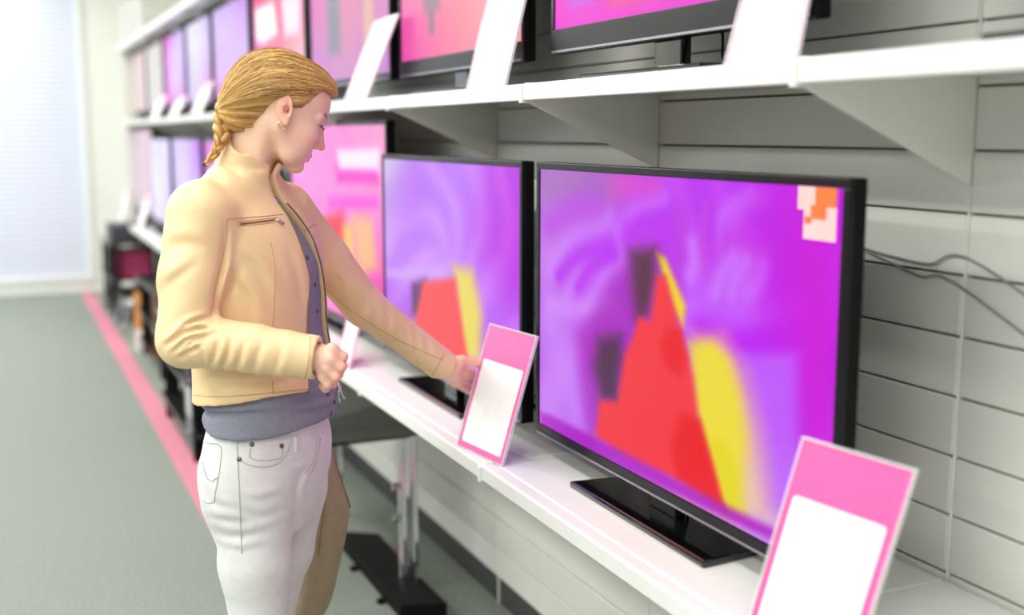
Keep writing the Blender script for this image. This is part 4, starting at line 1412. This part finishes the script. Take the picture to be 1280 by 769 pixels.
# ---- beige leather jacket
def build_jacket():
    lo = np.minimum.reduce([SH_R, EL_R, WR_R, SH_L, EL_L, WR_L, np.array([-0.2, -0.2, JK[0][0]])]) - 0.10
    hi = np.maximum.reduce([SH_R, EL_R, WR_R, SH_L, EL_L, WR_L, np.array([0.2, 0.2, NECK0[2] + 0.05])]) + 0.10
    lo[2] = JK[0][0] - 0.01; hi[2] = max(hi[2], L(287, 160)[2])
    h = 0.0037
    g = Grid(lo, hi, h)
    g.op(loft(JK, AL), 0.01)
    # shoulders and trapezius
    g.op(cone(L(292, 232, 0.0), SH_R + np.array([0.012, 0.012, 0.0]), 0.050, 0.055), 0.03)
    g.op(cone(L(306, 236, 0.02), SH_L + np.array([-0.01, -0.01, 0.002]), 0.050, 0.050), 0.03)
    # sleeves
    um = (SH_R + EL_R) / 2 + np.array([-0.004, 0, 0])
    g.op(cone(SH_R, um, 0.061, 0.060), 0.03)
    g.op(cone(um, EL_R, 0.060, 0.053), 0.012)
    fm = EL_R * 0.5 + WR_R * 0.5
    g.op(cone(EL_R, fm, 0.050, 0.046), 0.016)
    g.op(cone(fm, WR_R + (WR_R - EL_R) * 0.05, 0.046, 0.041), 0.008)
    lm = (SH_L + EL_L) / 2
    g.op(cone(SH_L, lm, 0.060, 0.053), 0.03)
    g.op(cone(lm, EL_L, 0.053, 0.047), 0.012)
    g.op(cone(EL_L, WR_L + (WR_L - EL_L) * 0.1, 0.047, 0.0365), 0.012)

    # wrinkles: creases across the sleeves, strongest at the elbow and forearm
    def wrinkle(a, b, rad, freq, amp, seed, tilt):
        ax = (b - a); ln = np.linalg.norm(ax); ax = ax / ln
        r = g.block(np.minimum(a, b) - rad, np.maximum(a, b) + rad)
        sl, Q = r
        t = (Q - a) @ ax
        d = Q - a - t[..., None] * ax
        near = 1 - sstep(rad * 0.75, rad, np.linalg.norm(d, axis=-1))
        ph = t + tilt[0] * d[..., 0] + tilt[1] * d[..., 1] + tilt[2] * d[..., 2]
        ph = ph + 0.02 * (noise3(Q, 14, seed) - 0.5)
        wv = np.sin(ph * freq) * (0.25 + 1.1 * noise3(Q, 11, seed + 1))
        g.F[sl] += (amp * wv * near * sstep(-0.02, 0.03, t) * (1 - sstep(ln - 0.03, ln + 0.0, t))).astype(np.float32)
    wrinkle(fm, WR_R, 0.07, 120, 0.0009, 25, (0.1, 0.0, 0.6))
    wrinkle(um, EL_R, 0.08, 70, 0.0016, 31, (0.9, 0.0, 0.2))
    r_ = g.F
    sel = np.nonzero((r_ < 0.03) & (r_ > -0.15))
    Q = np.stack([g.ax[i_][sel[i_]] for i_ in range(3)], -1)
    g.F[sel] += (0.006 * (noise3(Q * np.array([1, 1, 0.6], np.float32), 9, 51) - 0.5)).astype(np.float32)
    K2 = lambda Lx: [(190 + 0.338 * a_, 170 + 0.338 * b_) for a_, b_ in Lx]
    K3 = lambda Lx: [(190 + 0.416 * a_, 380 + 0.416 * b_) for a_, b_ in Lx]
    K4 = lambda Lx: [(380 + 0.286 * a_, 300 + 0.286 * b_) for a_, b_ in Lx]
    # folds read from the photograph: elbow, armhole, chest, forearm
    for pix, w_, dp, yy in ((K3([(38, 128), (85, 92), (140, 74), (190, 84)]), 4.5, 0.0075, -0.24), (K3([(60, 150), (105, 110), (160, 95), (200, 90)]), 4, 0.006, -0.25), (K3([(92, 142), (130, 112), (180, 100)]), 3.5, 0.005, -0.25),
                         (K3([(75, 165), (120, 140), (160, 118)]), 4, 0.0045, -0.25), (K3([(130, 125), (150, 150), (160, 185)]), 4, 0.003, -0.26), (K3([(200, 105), (190, 150), (170, 195)]), 5, 0.004, -0.26),
                         (K3([(238, 98), (228, 150), (205, 205)]), 5, 0.0035, -0.27), (K3([(282, 105), (265, 165), (250, 205)]), 5, 0.003, -0.27), (K3([(335, 110), (310, 175), (300, 215)]), 6, 0.003, -0.27), (K3([(395, 100), (380, 170), (360, 215)]), 6, 0.0025, -0.27),
                         (K2([(275, 325), (264, 450), (240, 560), (226, 640), (214, 692)]), 6, 0.0045, -0.19), (K2([(85, 730), (145, 690), (212, 668)]), 4, 0.006, -0.24), (K2([(48, 560), (100, 520), (170, 470)]), 9, 0.003, -0.22),
                         (K2([(60, 420), (120, 400), (200, 420)]), 12, 0.003, -0.2), (K2([(300, 420), (390, 500), (440, 590)]), 9, 0.003, -0.16), (K2([(290, 520), (350, 600), (380, 680)]), 9, 0.003, -0.16), (K2([(250, 640), (300, 560), (330, 480)]), 8, 0.003, -0.17),
                         (K2([(500, 420), (540, 520), (560, 640)]), 9, 0.003, -0.13), (K3([(200, 255), (300, 240), (420, 235)]), 6, 0.003, -0.17), (K2([(250, 60), (300, 130), (400, 200)]), 8, 0.003, -0.1), (K2([(210, 130), (260, 190), (330, 230)]), 10, 0.003, -0.14),
                         (K4([(130, 150), (160, 190), (150, 260)]), 5, 0.002, 0.14), (K4([(190, 200), (215, 240), (205, 320)]), 5, 0.002, 0.16), (K4([(245, 240), (265, 290), (245, 360)]), 5, 0.002, 0.18), (K4([(300, 280), (318, 325), (296, 400)]), 5, 0.002, 0.21),
                         (K4([(350, 315), (372, 355), (350, 430)]), 5, 0.002, 0.24), (K4([(430, 370), (452, 420), (430, 480)]), 5, 0.002, 0.28), (K4([(475, 395), (495, 450), (475, 520)]), 5, 0.002, 0.31), (K4([(530, 440), (545, 490), (520, 560)]), 5, 0.002, 0.33), (K4([(165, 330), (260, 420), (340, 450)]), 6, 0.003, 0.17)):
        crease(g, pix, w_ * 0.85, dp * 1.45, yy)
    # from here on only the cells around the surface and the collar matter
    cc0 = L(308, 205, 0.005)
    blk, PB = g.block(cc0 - 0.13, cc0 + 0.13)
    want = (g.F < 0.03) & (g.F > -0.15)
    want[blk] |= True
    sel = np.nonzero(want)
    P = np.stack([g.ax[i_][sel[i_]] for i_ in range(3)], -1)
    outer = g.F[sel]
    # cut hem, front opening, sleeve ends, neck hole
    F = outer
    zz = P[..., 2]
    hp_ = [L(240, 500, -0.06), L(266, 503, -0.13), L(336, 498, -0.165), L(391, 494, -0.12), L(424, 490, 0.02)]
    hem = hp_[2][2]
    hemz = np.interp(P[..., 0], [q_[0] for q_ in hp_], [q_[2] for q_ in hp_])
    near_torso = loft([(z, x, y, a + 0.03, b + 0.03) for z, x, y, a, b in JK], AL)[0](P) < 0.02
    F = np.maximum(F, np.where(near_torso, hemz - zz, -1))
    # opening measured in the torso frame
    cxz = np.interp(zz, *[np.array(c) for c in zip(*[(k[0], k[1]) for k in sorted(JK)])])
    dx, dy = P[..., 0] - cxz, P[..., 1]
    u = dx * math.cos(AL) - dy * math.sin(AL)
    v = dx * math.sin(AL) + dy * math.cos(AL)
    zrow = lambda py: L(390, py)[2]
    zk = [zrow(y) for y in (505, 480, 430, 380, 345, 320, 295, 270, 245, 215, 190)]
    vr = [-0.058, -0.048, -0.022, -0.010, 0.004, 0.002, 0.0, -0.002, -0.006, -0.010, -0.010]      # right flap edge
    vl = [0.110, 0.108, 0.098, 0.088, 0.080, 0.070, 0.056, 0.036, 0.018, 0.010, 0.010]      # left flap edge
    VR, VL = np.interp(zz, zk, vr), np.interp(zz, zk, vl)
    wedge = np.maximum.reduce([VR - v, v - VL, 0.0 - u])
    armL = np.minimum(cone(SH_L, EL_L, 0.06, 0.055)[0](P), cone(EL_L, WR_L, 0.05, 0.04)[0](P))
    handish = cone(fm, WR_R, 0.052, 0.05)[0](P)
    wedge = np.where((armL < 0.012) & (v > 0.09), 1.0, wedge)
    wedge = np.where(handish < 0.006, 1.0, wedge)
    F = np.maximum(F, -wedge)
    # sleeve ends
    for W_, E_, sh_ in ((L(397, 448, -0.235), EL_R, 0.0), (WR_L - (WR_L - EL_L) * 0.03, EL_L, 0.0)):
        ax = (W_ - E_) / np.linalg.norm(W_ - E_)
        tt = (P - W_) @ ax
        rad = np.linalg.norm(P - W_ - tt[..., None] * ax, axis=-1)
        F = np.where((rad < 0.075) & (tt > -0.03), np.maximum(F, tt), F)
    # recess inside the cuffs
    for W_, E_, rr_ in ((L(397, 448, -0.235), EL_R, 0.032), (WR_L - (WR_L - EL_L) * 0.03, EL_L, 0.0265)):
        ax = (W_ - E_) / np.linalg.norm(W_ - E_)
        F = np.maximum(F, -cone(W_ - ax * 0.02, W_ + ax * 0.03, rr_ * 0.97, rr_)[0](P))
    # neck hole along the tilted collar
    c0, c1 = L(296, 234, 0.005), L(319, 186, 0.005)
    ax = (c1 - c0); ln = np.linalg.norm(ax); ax = ax / ln
    ef = FA - ax * (FA @ ax); ef /= np.linalg.norm(ef)
    el = np.cross(ax, ef)
    tt = (P - c0) @ ax
    du, dv = (P - c0) @ ef, (P - c0) @ el
    an = np.arctan2(dv, du)
    rad = np.sqrt((du / 0.95) ** 2 + (dv / 1.06) ** 2)
    R0 = 0.0575 + 0.006 * (tt - 0.05) / 0.05 * 0.5 + 0.0025 * np.sin(an * 3 + 0.6)
    F = np.maximum(F, -np.maximum(rad - R0 + 0.001, 0.012 - tt))
    F = F.astype(np.float32)
    # stand-up collar, open at the front
    ring = np.abs(rad - R0) - 0.0046
    top = np.interp(du, [-0.062, -0.03, -0.005, 0.012, 0.03, 0.058], [0.104, 0.092, 0.076, 0.073, 0.082, 0.076])
    top = np.where(dv > 0, 0.086, top)
    col_ = np.maximum.reduce([ring, tt - top, -0.02 - tt])
    col_ = np.maximum(col_, -np.maximum.reduce([-0.012 - dv, dv - 0.010, -du]))
    hh = np.clip(0.5 + 0.5 * (F - col_) / 0.008, 0, 1)
    g.F[sel] = (F * (1 - hh) + col_ * hh - 0.008 * hh * (1 - hh)).astype(np.float32)
    V, Fq = g.mesh()
    return relax(V, Fq, 1, 0.45), Fq


M_leath = mat('beige_leather', (238, 209, 160), 0.42, var=0.05, scale=9, bump=0.10, bscale=300, spec=0.45)
kv, kf = build_jacket()
jacket = link('jacket', to_mesh('jacket', kv, kf), M_leath, person, True)
jacket['label'] = 'beige leather jacket with stand-up collar, worn open'
kt = bvh(kv, kf)
M_seam = mat('leather_seam', (198, 158, 104), 0.6, var=0.05)
M_zip = mat('brass_zip', (150, 128, 92), 0.35, metal=0.7, var=0.1, scale=300)
M_steel = mat('zip_steel', (200, 200, 205), 0.2, metal=1.0, var=0.03)
for pix in ([(284, 274), (310, 272), (335, 270), (354, 268)], [(338, 303), (342, 322), (344, 345), (343, 375), (341, 412)],
            [(284, 274), (283, 300), (276, 330), (269, 360), (263, 395)], [(388, 421), (387, 440), (384, 462), (381, 474)],
            [(242, 494), (270, 496), (310, 494), (350, 490), (388, 486)], [(410, 363), (428, 380), (451, 397), (474, 411), (494, 423), (525, 438), (554, 450)],
            [(381, 289), (388, 284), (394, 281)], [(341, 476), (341, 485), (342, 493)], [(298, 282), (320, 281), (344, 278)], [(297, 277), (320, 275), (345, 272)], [(297, 277), (297, 280), (298, 283)],
            [(556, 441), (551, 450), (546, 460), (540, 470)]):
    seam('seam', kt, pix, 0.0008, M_seam, jacket, lift=0.0003)
seam('pocket_zip', kt, [(300, 280), (320, 278), (343, 275)], 0.0019, M_zip, jacket, lift=0.0004)
for pix in ([(345, 275), (350, 278), (353, 281)],):
    pp = [cast(kt, a, b, 0.003)[0] for a, b in pix]
    if all(p is not None for p in pp):
        MB().tube([tuple(p) for p in pp], [0.004, 0.0028, 0.0034], 8).build('zip_pull', M_steel, jacket, smooth=True)
for (a, b) in ((384, 322), (393.5, 356), (396, 389), (409.6, 493), (418, 503), (414, 517)):
    stud('button', stt, a, b, 0.0052, M_btn, sweater, 0.003)
# zip tape along the two front edges
def edge_zip(vs, pys):
    pts = []
    J = sorted(JK)
    for v_, py in zip(vs, pys):
        z = L(390, py)[2]
        cx, a, b = [np.interp(z, [k[0] for k in J], [k[i] for k in J]) for i in (1, 3, 4)]
        uu = b * math.sqrt(max(0, 1 - (v_ / a) ** 2)) + 0.01
        p = np.array([cx, 0, z]) + FA * uu + LA * v_
        n_ = kt.find_nearest(Vector(p))
        pts.append(np.array(n_[0]) + np.array(n_[1]) * 0.0004)
    A = np.array(smooth_path(pts, 6))
    return MB().tube([tuple(p) for p in A], 0.0020, 6).build('front_zip', M_zip, jacket, smooth=True)


PYS = (494, 480, 455, 430, 405, 380, 345, 320, 295, 270, 252)
zkk = [505, 480, 430, 380, 345, 320, 295, 270, 245]
edge_zip(np.interp(PYS, zkk[::-1], [-0.058, -0.048, -0.022, -0.010, 0.004, 0.002, 0.0, -0.002, -0.006][::-1]), PYS)
edge_zip(np.interp(PYS, zkk[::-1], [0.110, 0.108, 0.098, 0.088, 0.080, 0.070, 0.056, 0.036, 0.018][::-1]), PYS)
zp = L(424, 484, -0.03)
MB().tube([tuple(zp + np.array([-0.004, 0, 0.014])), tuple(zp), tuple(zp + np.array([0.004, 0, -0.012])), tuple(zp + np.array([0.010, 0, -0.026]))], [0.0045, 0.005, 0.0022, 0.003], 8).build('zip_pull', M_steel, jacket, smooth=True)
MB().tube([tuple(zp), tuple(zp + np.array([-0.002, 0, -0.02])), tuple(zp + np.array([0.001, 0, -0.034]))], [0.003, 0.002, 0.003], 8).build('zip_pull', M_steel, jacket, smooth=True)

# ---- hair
HAIRLINE = [(421, 107), (411, 112), (396, 123), (380, 136), (367, 136), (356, 126), (347, 124), (337, 130), (327, 144), (319, 163), (306, 172), (288, 172)]


def build_hair():
    lo, hi = HC0 - 0.20, HC0 + 0.19
    g = Grid(lo, hi, 0.0028)
    g.op(he((-0.010, 0, 0.034), (0.095, 0.079, 0.086)), 0.001)
    g.op(he((0.040, 0, 0.062), (0.060, 0.062, 0.048)), 0.03)
    g.op(he((-0.056, 0, 0.020), (0.052, 0.062, 0.060)), 0.03)
    g.op(he((-0.064, 0, -0.014), (0.048, 0.052, 0.048)), 0.03)
    g.op(he((-0.078, 0, -0.044), (0.030, 0.034, 0.032)), 0.03)
    P = g.full()
    H = tohead(P)
    # combed grooves: strands run from the front hairline round to the braid at the back
    A0, A1 = np.array([0.105, 0, 0.060]), np.array([-0.108, 0, -0.052])
    ax = (A1 - A0) / np.linalg.norm(A1 - A0)
    tt = (H - A0) @ ax
    d = H - A0 - tt[..., None] * ax
    e1 = np.cross(ax, [0, 1, 0]); e1 /= np.linalg.norm(e1)
    ang = np.arctan2(d[..., 1], d @ e1)
    q = np.stack([ang * 9, tt * 14, np.zeros_like(tt)], -1)
    q2 = np.stack([ang * 26, tt * 10, np.zeros_like(tt) + 3], -1)
    g.F += (0.009 * (noise3(q, 1.0, 61) - 0.5) + 0.0045 * (noise3(q2, 1.0, 62) - 0.5)).astype(np.float32)
    # cut away below the hairline (side profile line, same on both sides)
    prof = []
    for (a, b) in HAIRLINE:
        p = tohead(L(a, b, -0.06)); prof.append((p[0], p[2]))
    poly = [(0.14, prof[0][1] - 0.002)] + prof[1:] + [(-0.16, prof[-1][1] - 0.01), (-0.20, 0.20), (0.20, 0.20)]
    cut = poly_sd(H[..., 0], H[..., 2], poly)
    ct = cut.astype(np.float32); hh = np.clip(0.5 - 0.5 * (g.F - ct) / 0.012, 0, 1)
    g.F = (g.F * (1 - hh) + ct * hh + 0.012 * hh * (1 - hh)).astype(np.float32)
    V, Fq = g.mesh()
    V = relax(V, Fq, 2, 0.4)
    H = tohead(V)
    tt = (H - A0) @ ax; d = H - A0 - tt[:, None] * ax
    ang = np.arctan2(d[:, 1], d @ e1)
    n1 = noise3(np.stack([ang * 30, tt * 12, 0 * tt], 1), 1.0, 63); n2 = noise3(np.stack([ang * 8, tt * 8, 0 * tt + 5], 1), 1.0, 64)
    w_ = np.clip(0.55 * n1 + 0.45 * n2, 0, 1)[:, None]
    col = lin((146, 102, 48)) * (1 - w_) + lin((226, 184, 108)) * w_
    return V, Fq, col, (A0, A1, ax, e1)


hv, hf_, hcol, (A0, A1, HAX, HE1) = build_hair()
M_hair = mat_attr('blond_hair', 0.5, spec=0.4)
hair = link('hair', to_mesh('hair', hv, hf_, hcol), M_hair, person, True)
hair['label'] = 'golden blond hair combed back into a braid'
ht = bvh(hv, hf_)
rs = np.random.RandomState(7)
sm = MB(); scol = []
cen = hp(-0.02, 0, 0.03)
for i in range(1500):
    an = rs.uniform(-math.pi, math.pi)
    t0, t1 = rs.uniform(-0.01, 0.12), rs.uniform(0.15, 0.25)
    pts = []
    fly = rs.rand() < 0.10
    wob = rs.uniform(-0.15, 0.15)
    for k in range(12):
        s_ = k / 11
        t_ = t0 + (t1 - t0) * s_
        a_ = an + wob * math.sin(s_ * 3)
        q = A0 + HAX * t_ + (HE1 * math.cos(a_) + np.cross(HAX, HE1) * -math.sin(a_)) * 0.25
        o = A0 + HAX * t_
        w0, w1 = hp(*o), hp(*q)
        dr = (w0 - w1); ln_ = np.linalg.norm(dr)
        hit = ht.ray_cast(Vector(w1), Vector(dr / ln_), ln_)
        if hit[0] is None:
            if pts: break
            continue
        p = np.array(hit[0]) - dr / ln_ * (0.0006 + (0.006 * s_ * (1.2 - s_) * 2.2 if fly else 0.0008 * math.sin(s_ * 3.1)))
        if pts and np.linalg.norm(p - pts[-1]) > 0.03: break
        pts.append(p)
    if len(pts) < 4: continue
    nv = len(sm.v)
    rr = rs.uniform(0.0003, 0.0007) if not fly else 0.00022
    sm.tube([tuple(p) for p in pts], [rr * (0.5 + math.sin(math.pi * min(1, (j + 0.6) / len(pts)))) for j in range(len(pts))], 3, False)
    w_ = rs.rand()
    c = lin((144, 100, 48)) * (1 - w_) + lin((236, 198, 126)) * w_
    scol += [c] * (len(sm.v) - nv)
so = sm.build('loose_strands', M_hair, hair, smooth=True)
a = so.data.color_attributes.new('col', 'FLOAT_COLOR', 'POINT')
a.data.foreach_set('color', np.concatenate([np.array(scol), np.ones((len(scol), 1))], 1).astype(np.float32).ravel())
so['kind'] = 'stuff'

# braid: plaited along the back of the head, then hanging to the collar
bp = [L(330, 70, 0.02), L(310, 84, 0.0), L(295, 101, -0.018), L(285, 121, -0.032), L(279, 141, -0.042), L(278, 157, -0.05), L(277, 172, -0.058), L(270, 189, -0.06), L(261, 201, -0.062), L(256, 206, -0.062)]
path = smooth_path(bp, 14)
NP = len(path)
for s_ in range(3):
    mb = MB(); pts = []; rr = []; ln_ = 0
    for i, p in enumerate(path):
        p = np.array(p)
        if i: ln_ += np.linalg.norm(p - np.array(path[i - 1]))
        tg = np.array(path[min(i + 1, NP - 1)]) - np.array(path[max(i - 1, 0)]); tg /= np.linalg.norm(tg)
        side = np.cross(tg, np.array([0.35, -0.94, 0.0])); side /= np.linalg.norm(side)
        out = np.cross(side, tg)
        fr = i / (NP - 1)
        wdt = np.interp(fr, [0, 0.25, 0.6, 0.72, 1], [0.008, 0.015, 0.016, 0.010, 0.0035])
        ph = ln_ * 2 * math.pi / 0.062 + s_ * 2 * math.pi / 3
        pts.append(p + side * wdt * math.cos(ph) * 0.62 + out * wdt * 0.55 * math.sin(2 * ph))
        rr.append(wdt * 0.62)
    mb.tube([tuple(p) for p in pts], rr, 10)
    o = mb.build('braid_strand', M_hair, hair, smooth=True)
    N_ = len(o.data.vertices)
    kk = np.arange(N_)
    w_ = 0.5 + 0.5 * np.sin(kk % 10 * 2.3 + s_ * 2)
    cc_ = lin((150, 106, 54)) * (1 - w_[:, None]) + lin((222, 182, 110)) * w_[:, None]
    a = o.data.color_attributes.new('col', 'FLOAT_COLOR', 'POINT')
    a.data.foreach_set('color', np.concatenate([cc_, np.ones((N_, 1))], 1).astype(np.float32).ravel())
e_ = np.array(bp[-1]); e0 = np.array(bp[-2])
MB().tube([tuple(e0 * 0.3 + e_ * 0.7), tuple(e_), tuple(e_ + (e_ - e0) * 0.25)], [0.0045, 0.0052, 0.004], 8).build('hair_tie', mat('dark_hair_tie', (60, 48, 52), 0.7, var=0.1), hair, smooth=True)

# earring, lashes
ec = L(352, 157, -0.072)
ring = [tuple(ec + HFV * 0.0068 * math.cos(a) + np.array([0, 0, 1.0]) * 0.0068 * math.sin(a)) for a in np.linspace(0, 2 * math.pi, 22)]
MB().tube(ring, 0.0012, 6).build('earring', mat('gold_hoop', (236, 214, 170), 0.2, metal=1.0, var=0.03), person, smooth=True)
lash = MB()
for s_ in (-1, 1):
    for k in range(12):
        f = k / 11
        b0 = hp(0.0855 - 0.010 * f ** 1.5, s_ * (0.021 + 0.022 * f), 0.0090 - 0.002 * f)
        b1 = b0 + HR @ np.array([0.0075, s_ * (0.002 + 0.004 * f), -0.0030]); b2 = b1 + HR @ np.array([0.003, s_ * 0.002 * f, 0.001])
        lash.tube([tuple(b0), tuple(b1), tuple(b2)], [0.0009, 0.0007, 0.0003], 3)
lash.build('eyelashes', mat('lash_brown', (48, 34, 32), 0.6, var=0.05), body)

# ------------------------------------------------------------------ khaki shoulder bag at her far hip
def build_bag():
    keys = []
    for (pl_, pr_, py) in ((392, 414, 556), (392, 419, 575), (390, 428, 605), (386, 438, 632), (380, 436, 660), (374, 430, 690), (366, 420, 730), (362, 412, 755), (368, 402, 768)):
        p, q = L(pl_, py, 0.27), L(pr_, py, 0.27)
        keys.append((p[2], (p[0] + q[0]) / 2, 0.27, 0.16, max(0.02, (q[0] - p[0]) / 2)))
    ks = [(z, x, y, (0.04 if i == 0 else 0.075 if i < 3 else 0.085), b) for i, (z, x, y, a, b) in enumerate(keys)]
    g = Grid((-0.25, -0.05, min(k[0] for k in ks) - 0.03), (0.30, 0.46, max(k[0] for k in ks) + 0.03), 0.0055)
    g.op(loft(ks, 0.0), 0.01)
    P = g.full()
    g.F += (0.012 * (noise3(P * np.array([1.4, 1, 0.5]), 10, 77) - 0.5)).astype(np.float32)
    V, Fq = g.mesh()
    return relax(V, Fq, 2, 0.5), Fq


bv, bf = build_bag()
bag = empty('shoulder_bag', tuple(ORG), -PH)
tag(bag, 'khaki fabric shoulder bag hanging at the far hip of the woman', 'bag')
link('bag_body', to_mesh('bag_body', bv, bf), mat('khaki_canvas', (164, 150, 122), 0.8, var=0.06, scale=30, bump=0.2, bscale=500, spec=0.2), bag, True)
bt = bvh(bv, bf)
seam('bag_zip', bt, [(415, 562), (421, 585), (430, 612), (437, 634)], 0.003, mat('khaki_trim', (132, 112, 80), 0.6, var=0.08), bag, 0.001)
seam('bag_seam', bt, [(408, 600), (404, 640), (398, 694)], 0.0015, mat('khaki_trim', (132, 112, 80)), bag, 0.001)
sp = smooth_path([tuple(L(402, 560, 0.27)), tuple(L(392, 520, 0.25)), tuple(L(372, 440, 0.225)), tuple(L(352, 330, 0.21)), tuple(L(338, 262, 0.165))], 8)
MB().tube([tuple(p) for p in sp], 0.007, 6).build('strap', mat('khaki_trim', (132, 112, 80)), bag, smooth=True)
